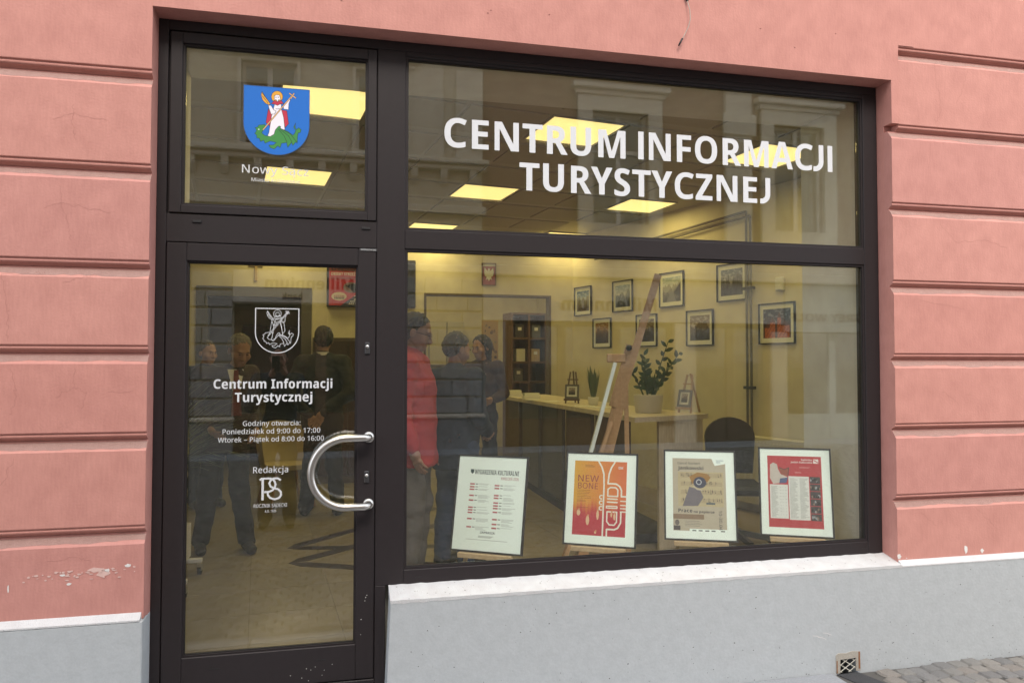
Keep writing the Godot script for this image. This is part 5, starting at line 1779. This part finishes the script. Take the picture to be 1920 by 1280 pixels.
	for k in 5:
		st = mb()
		var a := TAU * k / 5.0
		bar(st, Vector3(0, 0.09, 0), Vector3(cos(a) * 0.29, 0.04, sin(a) * 0.29), 0.045, 0.03, Vector3.UP)
		var ft := build(st, "foot", M.dark_metal, oc)
		st = mb(true)
		tube(st, PackedVector3Array([Vector3(cos(a) * 0.29 - sin(a) * 0.015, 0.025, sin(a) * 0.29 + cos(a) * 0.015), Vector3(cos(a) * 0.29 + sin(a) * 0.015, 0.025, sin(a) * 0.29 - cos(a) * 0.015)]), 0.025, 0.025, 10)
		build(st, "caster", M.black, ft)
	# back wall: openings' casings, emblem, screen, cross, warning board
	for q in [["door_casing", "dark grey casing of the doorway behind the entrance", -1.01, 0.4, 2.51], ["door_casing", "thin brown casing of the wide opening to the back room", 1.87, 3.65, 2.48]]:
		var w := 0.13 if q[2] < 0.0 else 0.03
		var o := thing(q[0], q[1], "door casing", Vector3(q[2], FLOOR, -6.6))
		for m in [[0.0, w, 0.0, q[4] - FLOOR], [q[3] - q[2] - w, q[3] - q[2], 0.0, q[4] - FLOOR], [w, q[3] - q[2] - w, q[4] - FLOOR - w, q[4] - FLOOR]]:
			st = mb()
			box(st, Vector3(m[0], m[2], -0.16), Vector3(m[1], m[3], 0.02), 0.004)
			build(st, "board", M.portal if q[2] < 0.0 else M.panel_brown, o)
	var em := thing("eagle_emblem", "framed red emblem with a white eagle on the back wall", "emblem", Vector3(2.76, 2.6, -6.598))
	st = mb()
	rim(st, -0.1, 0.1, 0, 0.31, 0.012, 0, 0.02)
	build(st, "frame", M.walnut, em)
	st = mb()
	box(st, Vector3(-0.09, 0.01, 0), Vector3(0.09, 0.3, 0.006))
	build(st, "field", M.ink_red, em)
	st = mb()
	extrude(st, PackedVector2Array([Vector2(0, 0.24), Vector2(0.015, 0.225), Vector2(0.012, 0.2), Vector2(0.035, 0.215), Vector2(0.06, 0.25), Vector2(0.068, 0.18), Vector2(0.055, 0.13), Vector2(0.03, 0.12), Vector2(0.045, 0.075), Vector2(0.018, 0.095), Vector2(0, 0.06), Vector2(-0.018, 0.095), Vector2(-0.045, 0.075), Vector2(-0.03, 0.12), Vector2(-0.055, 0.13), Vector2(-0.068, 0.18), Vector2(-0.06, 0.25), Vector2(-0.035, 0.215), Vector2(-0.012, 0.2), Vector2(-0.015, 0.225)]), Vector3(0, 0, 0.006), Vector3.RIGHT, Vector3.UP, Vector3(0, 0, 0.004))
	build(st, "eagle", M.shirt_white, em)
	st = mb()
	box(st, Vector3(-0.088, 0.265, 0.006), Vector3(0.088, 0.298, 0.009))
	build(st, "top_strip", M.shirt_white, em)
	var tv := thing("wall_screen", "black wall screen beside the eagle emblem", "screen", Vector3(1.44, 2.27, -6.595))
	st = mb()
	box(st, Vector3(-0.31, 0, 0.0), Vector3(0.31, 0.64, 0.05), 0.008)
	build(st, "casing", M.black, tv)
	st = mb()
	box(st, Vector3(-0.295, 0.015, 0.0505), Vector3(0.295, 0.625, 0.052))
	build(st, "screen_glass", M.far_glass, tv)
	var cr := thing("crucifix", "small brown wooden cross on the back wall", "cross", Vector3(-0.295, 2.585, -6.598))
	st = mb()
	box(st, Vector3(-0.018, 0, 0), Vector3(0.018, 0.3, 0.018), 0.003)
	build(st, "upright", M.pine, cr)
	st = mb()
	box(st, Vector3(-0.085, 0.19, 0.003), Vector3(0.085, 0.226, 0.022), 0.003)
	build(st, "crossbar", M.pine, cr)
	warning_board()
	# shelves and map in the back room
	var sh := thing("shelf_unit", "dark brown shelf unit with compartments in the back room", "shelf", Vector3(3.66, FLOOR, -8.15), 0.12)
	for m in [[-0.3, -0.27, 0.0, 2.3], [-0.015, 0.015, 0.0, 2.3], [0.27, 0.3, 0.0, 2.3]]:
		st = mb()
		box(st, Vector3(m[0], m[2], -0.2), Vector3(m[1], m[3], 0.2))
		build(st, "upright", M.walnut, sh)
	for y in [0.0, 0.45, 0.85, 1.19, 1.5, 1.88, 2.27]:
		for x in [-0.2699, 0.0151]:
			st = mb()
			box(st, Vector3(x, y, -0.19), Vector3(x + 0.2548, y + 0.03, 0.198))
			build(st, "shelf", M.walnut, sh)
	st = mb()
	box(st, Vector3(-0.3, 0.0, -0.215), Vector3(0.3, 2.3, -0.201))
	build(st, "back", M.walnut, sh)
	for q in [[-0.2, 1.531, M.paper, "white file box in the middle of the dark shelf unit"], [0.05, 1.531, M.pine, "tan file box beside the white one on the dark shelf unit"], [-0.24, 1.221, M.panel_grey, "dark grey file box below the white one on the shelf unit"], [0.06, 1.911, M.panel_grey, "dark grey file box high above the tan one on the shelf unit"], [-0.22, 1.911, M.suit, "black file box high above the white one on the shelf unit"]]:
		var o := thing("file_box", q[3], "box", sh.position + Basis(Vector3.UP, 0.12) * Vector3(q[0] + 0.08, q[1], 0.02), 0.12, "file boxes on the shelf unit")
		st = mb()
		box(st, Vector3(-0.075, 0, -0.1), Vector3(0.075, 0.2, 0.12), 0.004)
		build(st, "carton", q[2], o)
		st = mb()
		box(st, Vector3(-0.03, 0.11, 0.12), Vector3(0.03, 0.16, 0.122))
		build(st, "label", M.paper, o)
	var mp := thing("wall_map", "pale brown map poster hung beside the dark shelf unit", "map", Vector3(3.1, 1.52, -8.2), 0.1)
	st = mb()
	box(st, Vector3(-0.14, 0, -0.01), Vector3(0.14, 0.7, 0.0))
	build(st, "board", M.pine, mp)
	var img := Image.create(48, 96, false, Image.FORMAT_RGB8)
	img.fill(Color(0.62, 0.52, 0.34))
	for k in 26: fill(img, arc2(Vector2(rng.randi_range(4, 44), rng.randi_range(6, 90)), rng.randf_range(1.5, 5), rng.randf_range(1.5, 4), 0, 360, 7), [Color(0.3, 0.24, 0.18), Color(0.45, 0.36, 0.24), Color(0.5, 0.46, 0.3)][k % 3])
	put(sheet(Vector3(-0.13, 0.01, 0.001), Vector3(0.26, 0, 0), Vector3(0, 0.68, 0)), "print", picture(img), mp)
	for q in [[1.95, 0.3, "pale grey wall cupboard farthest from the shelf unit in the back room"], [2.26, 0.3, "pale grey wall cupboard between two others in the back room"], [2.57, 0.3, "pale grey wall cupboard of the row nearest the shelf unit"]]:
		var o := thing("wall_cupboard", q[2], "cupboard", Vector3(q[0], 1.5, -9.3), 0.0, "row of wall cupboards in the back room")
		st = mb()
		box(st, Vector3(0, 0, -0.45), Vector3(q[1], 0.75, -0.02), 0.004)
		build(st, "carcass", M.panel_light, o)
		st = mb()
		box(st, Vector3(0.004, 0.004, -0.019), Vector3(q[1] - 0.004, 0.746, 0.0), 0.003)
		build(st, "door", M.panel_light, o)
	# brown door and a tub chair seen through the entrance
	var bd := thing("brown_door", "dark brown panelled door at the end of the corridor", "door", Vector3(-0.75, FLOOR, -9.16))
	st = mb()
	box(st, Vector3(0, 0, 0), Vector3(0.95, 2.1, 0.05), 0.004)
	build(st, "leaf", M.dark_door, bd)
	for q in [[0.12, 0.83, 0.15, 0.9], [0.12, 0.83, 1.05, 1.95]]:
		st = mb()
		box(st, Vector3(q[0], q[2], 0.05), Vector3(q[1], q[3], 0.062), 0.006)
		build(st, "panel", M.dark_door, bd)
	st = mb(true)
	tube(st, PackedVector3Array([Vector3(0.88, 1.0, 0.05), Vector3(0.88, 1.0, 0.1), Vector3(0.78, 1.0, 0.1)]), 0.01, 0.01, 8)
	build(st, "handle", M.steel, bd)
	var sb := thing("tall_cabinet", "dark brown cabinet against the back wall below the warning board", "cabinet", Vector3(0.43, FLOOR, -6.58))
	st = mb()
	box(st, Vector3(0, 0, 0.02), Vector3(1.3, 1.82, 0.42), 0.005)
	build(st, "carcass", M.panel_brown, sb)
	for k in 3:
		st = mb()
		box(st, Vector3(0.02 + k * 0.425, 0.1, 0.42), Vector3(0.43 + k * 0.425, 1.78, 0.438), 0.004)
		build(st, "door", M.dark_door, sb)
	var tc := thing("tub_chair", "cream shell tub chair standing beyond the man with clasped hands", "chair", Vector3(0.22, FLOOR, -4.75), 0.4)
	st = mb(true)
	for i in 14:
		for r in 3:
			var a0 := deg_to_rad(lerpf(160, 380, i / 14.0))
			var a1 := deg_to_rad(lerpf(160, 380, (i + 1) / 14.0))
			var rad := [0.2, 0.27, 0.3, 0.31]
			var hgt := func(a: float, k: int) -> float: return [0.42, 0.46, 0.62, 0.72 + 0.16 * maxf(0.0, -sin(a))][k]
			nquad(st, Vector3(cos(a0) * rad[r], hgt.call(a0, r), sin(a0) * rad[r]), Vector3(cos(a1) * rad[r], hgt.call(a1, r), sin(a1) * rad[r]), Vector3(cos(a1) * rad[r + 1], hgt.call(a1, r + 1), sin(a1) * rad[r + 1]), Vector3(cos(a0) * rad[r + 1], hgt.call(a0, r + 1), sin(a0) * rad[r + 1]), Vector3(-cos(a0), 0.4, -sin(a0)))
	build(st, "shell", M.cream_shell, tc)
	st = mb()
	extrude(st, arc2(Vector2.ZERO, 0.26, 0.26, 0, 345, 23), Vector3(0, 0.4, 0), Vector3.RIGHT, Vector3.BACK, Vector3(0, 0.05, 0))
	build(st, "seat", M.cream_shell, tc)
	for q in [[-1, -1], [1, -1], [-1, 1], [1, 1]]:
		st = mb(true)
		tube(st, PackedVector3Array([Vector3(q[0] * 0.15, 0.4, q[1] * 0.15), Vector3(q[0] * 0.23, 0, q[1] * 0.23)]), 0.016, 0.012, 8)
		build(st, "leg", M.beech, tc)
	# feathery grass plant and the wheeled stand by the door
	var gp := thing("grass_plant", "feathery arching grass plant in a dark pot on the wheeled stand", "plant", Vector3(-0.47, FLOOR + 0.361, -1.9))
	st = mb(true)
	lathe(st, PackedVector2Array([Vector2(0, 0), Vector2(0.11, 0), Vector2(0.14, 0.3), Vector2(0.13, 0.3), Vector2(0.125, 0.27), Vector2(0, 0.27)]), Vector3.ZERO, 20)
	build(st, "pot", M.panel_grey, gp)
	st = mb()
	lathe(st, PackedVector2Array([Vector2(0, 0.275), Vector2(0.125, 0.275)]), Vector3.ZERO, 16)
	build(st, "soil", M.soil, gp)
	st = mb()
	for k in 300:
		var a := rng.randf() * TAU
		var l := rng.randf_range(0.5, 1.15)
		var lean := rng.randf_range(0.15, 0.9)
		var p := Vector3(cos(a) * 0.05, 0.275, sin(a) * 0.05)
		var d := Vector3(cos(a) * lean, 1.0, sin(a) * lean).normalized()
		var sd := Vector3(-sin(a), 0, cos(a))
		var step := l / 7.0
		var w := 0.0035
		for i in 7:
			var q := p + d * step
			d = (d + Vector3(cos(a) * 0.1, -0.24 * (0.3 + i * 0.16), sin(a) * 0.1)).normalized()
			nquad(st, p - sd * w, p + sd * w, q + sd * w * 0.85, q - sd * w * 0.85, d.cross(sd))
			p = q
			w *= 0.85
	build(st, "blades", M.grass, gp)
	var ws := thing("wheeled_stand", "white panel stand on casters just inside the door", "stand", Vector3(-0.42, FLOOR, -1.95))
	st = mb()
	box(st, Vector3(-0.22, 0.12, -0.32), Vector3(0.155, 0.36, 0.32), 0.004)
	build(st, "cabinet", M.white_plastic, ws)
	for z in [-0.27, 0.27]:
		st = mb()
		box(st, Vector3(-0.2, 0.085, z - 0.02), Vector3(0.24, 0.115, z + 0.02), 0.004)
		var arm := build(st, "foot_bar", M.white_plastic, ws)
		st = mb(true)
		tube(st, PackedVector3Array([Vector3(0.212, 0.038, z), Vector3(0.236, 0.038, z)]), 0.037, 0.037, 16)
		build(st, "caster", M.black, arm)
		st = mb()
		box(st, Vector3(0.205, 0.03, z - 0.012), Vector3(0.243, 0.085, z + 0.03), 0.006)
		build(st, "caster_fork", M.steel, arm)

func warning_board() -> void:
	var wb := thing("warning_board", "red and black warning board with a camera picture on the back wall", "sign", Vector3(0.62, 2.27, -6.5))
	var st := mb()
	box(st, Vector3(-0.03, 0, -0.1), Vector3(0.48, 0.55, 0.0), 0.004)
	build(st, "casing", M.black, wb)
	var img := Image.create(120, 140, false, Image.FORMAT_RGB8)
	img.fill(Color(0.72, 0.13, 0.12))
	img.fill_rect(Rect2i(0, 0, 120, 20), Color(0.5, 0.22, 0.2))
	fill(img, PackedVector2Array([Vector2(120, 80), Vector2(120, 140), Vector2(40, 140)]), Color(0.06, 0.05, 0.05))
	fill(img, arc2(Vector2(76, 76), 28, 19, 0, 360, 20), Color(0.5, 0.42, 0.4))
	fill(img, PackedVector2Array([Vector2(56, 70), Vector2(80, 62), Vector2(98, 68), Vector2(98, 88), Vector2(84, 96), Vector2(74, 82)]), Color(0.12, 0.15, 0.15))
	fill(img, arc2(Vector2(34, 108), 26, 15, 0, 360, 22), Color(0.84, 0.78, 0.7))
	for k in 7: fill(img, PackedVector2Array([Vector2(18 + k * 5, 112), Vector2(22 + k * 5, 112), Vector2(20 + k * 5, 120)]), Color(0.15, 0.15, 0.12))
	put(sheet(Vector3(0, 0.012, 0.001), Vector3(0.45, 0, 0), Vector3(0, 0.52, 0)), "print", picture(img), wb)
	for q in [["UWAGA!", 0.03, 0.468, 0.4, 0.055, M.black, bold], ["OBIEKT STRZEŻONY", 0.025, 0.405, 0.405, 0.04, M.ink_pale, bold], ["ELEKTRONICZNIE", 0.025, 0.352, 0.4, 0.036, M.ink_plum, bold], ["SEZAM", 0.065, 0.118, 0.13, 0.028, M.ink_red, bold], ["24", 0.32, 0.085, 0.08, 0.06, M.ink_pale, bold], ["NOWY SĄCZ", 0.27, 0.06, 0.16, 0.018, M.ink_pale, bold], ["442 08 31", 0.25, 0.025, 0.18, 0.024, M.ink_pale, bold]]:
		write(wb, q[0], Vector3(q[1], q[2], 0.0015), q[3], q[4], q[5], q[6], "lettering", 0.0, 0.0008)

# ------------------------------------------------------------------ the houses across the street (their fronts face -z)
const ACROSS := 10.3

func wall_with_holes(st: SurfaceTool, x0: float, x1: float, y0: float, y1: float, z0: float, z1: float, holes: Array) -> void:
	var xs := [x0, x1]
	for h in holes:
		xs.append(h[0]); xs.append(h[1])
	xs.sort()
	for i in xs.size() - 1:
		if xs[i + 1] - xs[i] < 0.001: continue
		var mid: float = (xs[i] + xs[i + 1]) / 2
		var cuts := []
		for h in holes:
			if mid > h[0] and mid < h[1]: cuts.append([h[2], h[3]])
		cuts.sort_custom(func(a, b): return a[0] < b[0])
		var y := y0
		for c in cuts:
			if c[0] > y: box(st, Vector3(xs[i], y, z0), Vector3(xs[i + 1], c[0], z1))
			y = c[1]
		if y < y1: box(st, Vector3(xs[i], y, z0), Vector3(xs[i + 1], y1, z1))

func far_window(parent: Node, x0: float, x1: float, y0: float, y1: float, trim: float, hood: bool) -> void:
	var z := ACROSS
	var st := mb()
	rim(st, x0 - trim, x1 + trim, y0 - trim * 0.4, y1 + trim, trim, z - 0.07, z + 0.02)
	box(st, Vector3(x0 - trim - 0.06, y0 - trim * 0.4 - 0.1, z - 0.16), Vector3(x1 + trim + 0.06, y0 - trim * 0.4, z + 0.02), 0.01)
	if hood:
		box(st, Vector3(x0 - trim - 0.14, y1 + trim + 0.1, z - 0.2), Vector3(x1 + trim + 0.14, y1 + trim + 0.22, z + 0.02), 0.02)
		box(st, Vector3(x0 - trim - 0.06, y1 + trim, z - 0.11), Vector3(x1 + trim + 0.06, y1 + trim + 0.1, z + 0.02), 0.01)
	var w := build(st, "window", M.cream_trim, parent)
	st = mb()
	rim(st, x0, x1, y0, y1, 0.07, z + 0.1, z + 0.16)
	var mx := (x0 + x1) / 2
	var my := y0 + (y1 - y0) * 0.68
	box(st, Vector3(mx - 0.045, y0 + 0.07, z + 0.1), Vector3(mx + 0.045, my - 0.04, z + 0.16))
	box(st, Vector3(mx - 0.045, my + 0.04, z + 0.1), Vector3(mx + 0.045, y1 - 0.07, z + 0.16))
	box(st, Vector3(x0 + 0.07, my - 0.04, z + 0.1), Vector3(x1 - 0.07, my + 0.04, z + 0.16))
	build(st, "sash", M.far_frame, w)
	for q in [[x0 + 0.07, mx - 0.045, y0 + 0.07, my - 0.04], [mx + 0.045, x1 - 0.07, y0 + 0.07, my - 0.04], [x0 + 0.07, mx - 0.045, my + 0.04, y1 - 0.07], [mx + 0.045, x1 - 0.07, my + 0.04, y1 - 0.07]]:
		st = mb()
		box(st, Vector3(q[0], q[2], z + 0.135), Vector3(q[1], q[3], z + 0.145))
		build(st, "pane", M.glass, w)

func across_the_street() -> void:
	var z := ACROSS
	# ---- cream house with a rusticated ground floor
	var a := thing("cream_house", "cream house across the street with rusticated stone piers and bracketed cornice", "building", Vector3.ZERO)
	var holes := []
	for x in [-7.2, -5.15, -3.1, -1.0, 1.02]:
		holes.append([x, x + 0.97, 5.45, 7.0])
		holes.append([x, x + 0.97, 8.6, 10.2])
	holes.append([-1.1, 1.95, -0.12, 2.6])
	holes.append([-6.6, -2.9, -0.12, 2.7])
	var st := mb()
	wall_with_holes(st, -9.0, 3.42, -0.12, 12.0, z, z + 0.5, holes)
	build(st, "wall", M.cream, a)
	st = mb()
	box(st, Vector3(-9.0, -0.12, z + 4.5), Vector3(3.42, 12.0, z + 4.7))
	box(st, Vector3(-9.0, -0.12, z + 0.5), Vector3(-9.0 + 0.2, 12.0, z + 4.5))
	box(st, Vector3(3.42 - 0.2, -0.12, z + 0.5), Vector3(3.42, 12.0, z + 4.5))
	build(st, "rear_walls", M.cream, a)
	for y in [-0.14, 3.05, 7.2, 12.0]:
		st = mb()
		box(st, Vector3(-9.0, y, z + 0.5), Vector3(3.42, y + 0.2, z + 4.7))
		build(st, "floor_slab", M.cream, a)
	for x in [-7.2, -5.15, -3.1, -1.0, 1.02]:
		far_window(a, x, x + 0.97, 5.45, 7.0, 0.06, true)
		far_window(a, x, x + 0.97, 8.6, 10.2, 0.06, false)
	# ledges and cornices
	for q in [[4.36, 4.52, 0.14], [5.2, 5.3, 0.16], [5.3, 5.4, 0.24], [3.25, 3.4, 0.1], [7.55, 7.75, 0.2], [11.6, 12.0, 0.4]]:
		st = mb()
		box(st, Vector3(-9.0, q[0], z - q[2]), Vector3(3.42 + q[2] * 0.4, q[1], z + 0.01), 0.02)
		build(st, "cornice", M.cream_trim, a)
	for i in 22:
		var x := -8.6 + i * 0.56
		st = mb()
		extrude(st, PackedVector2Array([Vector2(0, 5.2), Vector2(-0.15, 5.2), Vector2(-0.12, 5.05), Vector2(-0.03, 4.92), Vector2(0, 4.92)]), Vector3(x, 0, z), Vector3.BACK, Vector3.UP, Vector3(0.13, 0, 0))
		build(st, "bracket", M.cream_trim, a)
	# upper quoin strips
	for q in [[1.96 + 0.06, 2.66], [2.9, 3.42]]:
		st = mb()
		box(st, Vector3(q[0], 5.42, z - 0.05), Vector3(q[1], 11.58, z + 0.01), 0.01)
		build(st, "pilaster", M.cream_trim, a)
	# rusticated stones
	for pier in [[-2.9, -1.1], [1.95, 3.42], [-9.0, -6.6]]:
		for r in 8:
			var y := 0.58 + r * 0.322
			var x: float = pier[0]
			var first := true
			while x < pier[1] - 0.02:
				var w := rng.randf_range(0.5, 0.74)
				if first and r % 2 == 1: w = 0.36
				first = false
				var e := minf(x + w, pier[1])
				if pier[1] - e < 0.22: e = pier[1]
				st = mb()
				box(st, Vector3(x + 0.007, y + 0.02, z - 0.06), Vector3(e - 0.007, y + 0.302, z + 0.01), 0.013)
				build(st, "stone", M.stone_bands[rng.randi() % 3], a)
				x = e
		st = mb()
		box(st, Vector3(pier[0] - 0.03, -0.12, z - 0.14), Vector3(pier[1] + 0.03, 0.5, z + 0.01), 0.02)
		build(st, "plinth", M.stone_bands[1], a)
		st = mb()
		box(st, Vector3(pier[0] - 0.05, 0.5, z - 0.19), Vector3(pier[1] + 0.05, 0.58, z + 0.01), 0.025)
		build(st, "plinth_ledge", M.cream_trim, a)
	# dark shop doors in the openings
	for q in [[-1.1, 1.95, 4], [-6.6, -2.9, 4]]:
		var w: float = (q[1] - q[0]) / q[2]
		for k in q[2]:
			st = mb()
			rim(st, q[0] + k * w, q[0] + (k + 1) * w, -0.12, 2.6, 0.1, z + 0.22, z + 0.3)
			box(st, Vector3(q[0] + k * w + 0.1, 0.0, z + 0.24), Vector3(q[0] + (k + 1) * w - 0.1, 0.62, z + 0.28))
			var d := build(st, "shop_door", M.far_dark, a)
			st = mb()
			box(st, Vector3(q[0] + k * w + 0.1, 0.62, z + 0.255), Vector3(q[0] + (k + 1) * w - 0.1, 2.5, z + 0.265))
			build(st, "pane", M.glass, d)
	st = mb()
	box(st, Vector3(-1.1, 2.62, z - 0.06), Vector3(1.95, 3.2, z + 0.01), 0.01)
	build(st, "sign_fascia", M.sign_face, a)
	write(a, "Millennium", Vector3(1.0, 2.88, z - 0.062), 1.55, 0.2, M.sign_purple, bold, "lettering", PI, 0.02)
	write(a, "bank", Vector3(0.1, 2.68, z - 0.062), 0.36, 0.12, M.sign_purple, bold, "lettering", PI, 0.02)
	# ---- brick house with cream trim
	var b := thing("brick_house", "dark brick house across the street with cream window surrounds and shopfronts", "building", Vector3.ZERO)
	holes = []
	var wins := [5.65, 9.7, 13.4]
	for x in wins:
		holes.append([x, x + 1.2, 4.15, 6.6])
	holes.append([3.9, 7.4, -0.12, 2.35])
	holes.append([7.9, 9.6, -0.12, 2.35])
	holes.append([10.0, 12.4, -0.12, 2.2])
	st = mb()
	wall_with_holes(st, 3.42, 16.0, -0.12, 8.0, z + 0.06, z + 0.5, holes)
	build(st, "wall", M.brick_wall, b)
	st = mb()
	box(st, Vector3(3.42, -0.12, z + 4.5), Vector3(16.0, 8.0, z + 4.7))
	box(st, Vector3(3.42, -0.12, z + 0.5), Vector3(3.42 + 0.2, 8.0, z + 4.5))
	box(st, Vector3(16.0 - 0.2, -0.12, z + 0.5), Vector3(16.0, 8.0, z + 4.5))
	build(st, "rear_walls", M.cream, b)
	for y in [-0.14, 3.1, 8.0]:
		st = mb()
		box(st, Vector3(3.42, y, z + 0.5), Vector3(16.0, y + 0.2, z + 4.7))
		build(st, "floor_slab", M.cream, b)
	for x in wins:
		far_window(b, x, x + 1.2, 4.15, 6.6, 0.3, true)
	for q in [[3.22, 3.42, 0.2], [3.42, 3.62, 0.1], [7.3, 7.5, 0.14], [7.6, 8.02, 0.34]]:
		st = mb()
		box(st, Vector3(3.43, q[0], z - q[2]), Vector3(16.0, q[1], z + 0.07), 0.02)
		build(st, "cornice", M.cream_trim, b)
	for x in [8.58, 12.5]:
		st = mb()
		box(st, Vector3(x, 3.63, z - 0.06), Vector3(x + 0.6, 7.29, z + 0.07), 0.012)
		build(st, "pilaster", M.cream_trim, b)
		st = mb()
		box(st, Vector3(x - 0.08, 6.3, z - 0.1), Vector3(x + 0.68, 6.75, z - 0.061), 0.012)
		build(st, "capital", M.cream_trim, b)
	# courses of brickwork near enough to read in the glass
	st = mb()
	box(st, Vector3(3.43, 2.36, z - 0.05), Vector3(9.9, 3.2, z + 0.065), 0.01)
	build(st, "sign_fascia", M.sign_face, b)
	st = mb()
	box(st, Vector3(9.92, 2.2, z - 0.05), Vector3(16.0, 3.2, z + 0.065), 0.01)
	build(st, "sign_fascia", M.shop_green, b)
	write(b, "Millennium", Vector3(7.0, 2.58, z - 0.052), 2.0, 0.26, M.sign_purple, bold, "lettering", PI, 0.02)
	write(b, "GREY WOLF", Vector3(11.8, 2.43, z - 0.052), 1.75, 0.17, M.sign_purple, bold, "lettering", PI, 0.02)
	for q in [[3.43, 3.88], [7.42, 7.88], [9.62, 9.98], [12.42, 16.0]]:
		st = mb()
		box(st, Vector3(q[0], -0.12, z - 0.03), Vector3(q[1], 2.355 if q[0] < 9.0 else 2.195, z + 0.065), 0.012)
		build(st, "pier", M.cream_trim if q[0] > 7.0 else M.stone_bands[1], b)
	for q in [[3.9, 7.4, 3], [7.9, 9.6, 2], [10.0, 12.4, 2]]:
		var w: float = (q[1] - q[0]) / q[2]
		for k in q[2]:
			st = mb()
			rim(st, q[0] + k * w, q[0] + (k + 1) * w, -0.12, 2.35, 0.08, z + 0.16, z + 0.24)
			box(st, Vector3(q[0] + k * w + 0.08, -0.04, z + 0.18), Vector3(q[0] + (k + 1) * w - 0.08, 0.45, z + 0.22))
			var d := build(st, "shop_window", M.far_dark if q[0] < 9.8 else M.shop_green, b)
			st = mb()
			box(st, Vector3(q[0] + k * w + 0.08, 0.45, z + 0.19), Vector3(q[0] + (k + 1) * w - 0.08, 2.27, z + 0.2))
			build(st, "pane", M.glass, d)
	# kerb and pavement on the far side
	st = mb()
	box(st, Vector3(-9, -0.14, z - 0.85), Vector3(16, -0.075, z + 0.02), 0.01)
	structure(st, "far_pavement", M.slab)

func _ready() -> void:
	rng.seed = 20240
	# camera
	var cam := Camera3D.new()
	cam.name = "camera"
	cam.position = Vector3(0.756, 1.52, 3.477)
	cam.rotation = Vector3(0.0302, -0.2276, 0.0007)
	cam.fov = 49.134
	cam.near = 0.05
	cam.far = 300.0
	add_child(cam)
	cam.current = true
	# overcast sky, a very soft sun behind the cloud
	var env := Environment.new()
	env.background_mode = Environment.BG_SKY
	var sky := Sky.new()
	var ps := ProceduralSkyMaterial.new()
	ps.sky_top_color = Color(0.86, 0.89, 0.93)
	ps.sky_horizon_color = Color(0.88, 0.89, 0.91)
	ps.sky_curve = 0.2
	ps.ground_bottom_color = Color(0.3, 0.29, 0.28)
	ps.ground_horizon_color = Color(0.5, 0.49, 0.48)
	ps.sun_angle_max = 1.0
	sky.sky_material = ps
	env.sky = sky
	env.background_energy_multiplier = 1.0
	env.tonemap_mode = Environment.TONE_MAPPER_LINEAR
	env.tonemap_exposure = 2.92
	env.sdfgi_enabled = true
	env.ssao_enabled = true
	env.ssil_enabled = true
	var we := WorldEnvironment.new()
	we.name = "environment"
	we.environment = env
	add_child(we)
	var sun := DirectionalLight3D.new()
	sun.name = "sun"
	sun.light_energy = 0.5
	sun.light_color = Color(1.0, 0.97, 0.93)
	sun.light_angular_distance = 30.0
	sun.shadow_enabled = true
	add_child(sun)
	sun.look_at_from_position(Vector3(-0.5, 11.0, 10.0), Vector3.ZERO)

	make_materials()
	M.crest_edge = mat(0.01, 0.09, 0.3, 0.6)
	M.shirt_white = mat(0.7, 0.7, 0.68, 0.8)
	M.panel_light = mat(0.42, 0.4, 0.36, 0.6)
	M.suit = mat(0.05, 0.05, 0.06, 0.8)
	ground()
	across_the_street()
	pink_house()
	room()
	people()
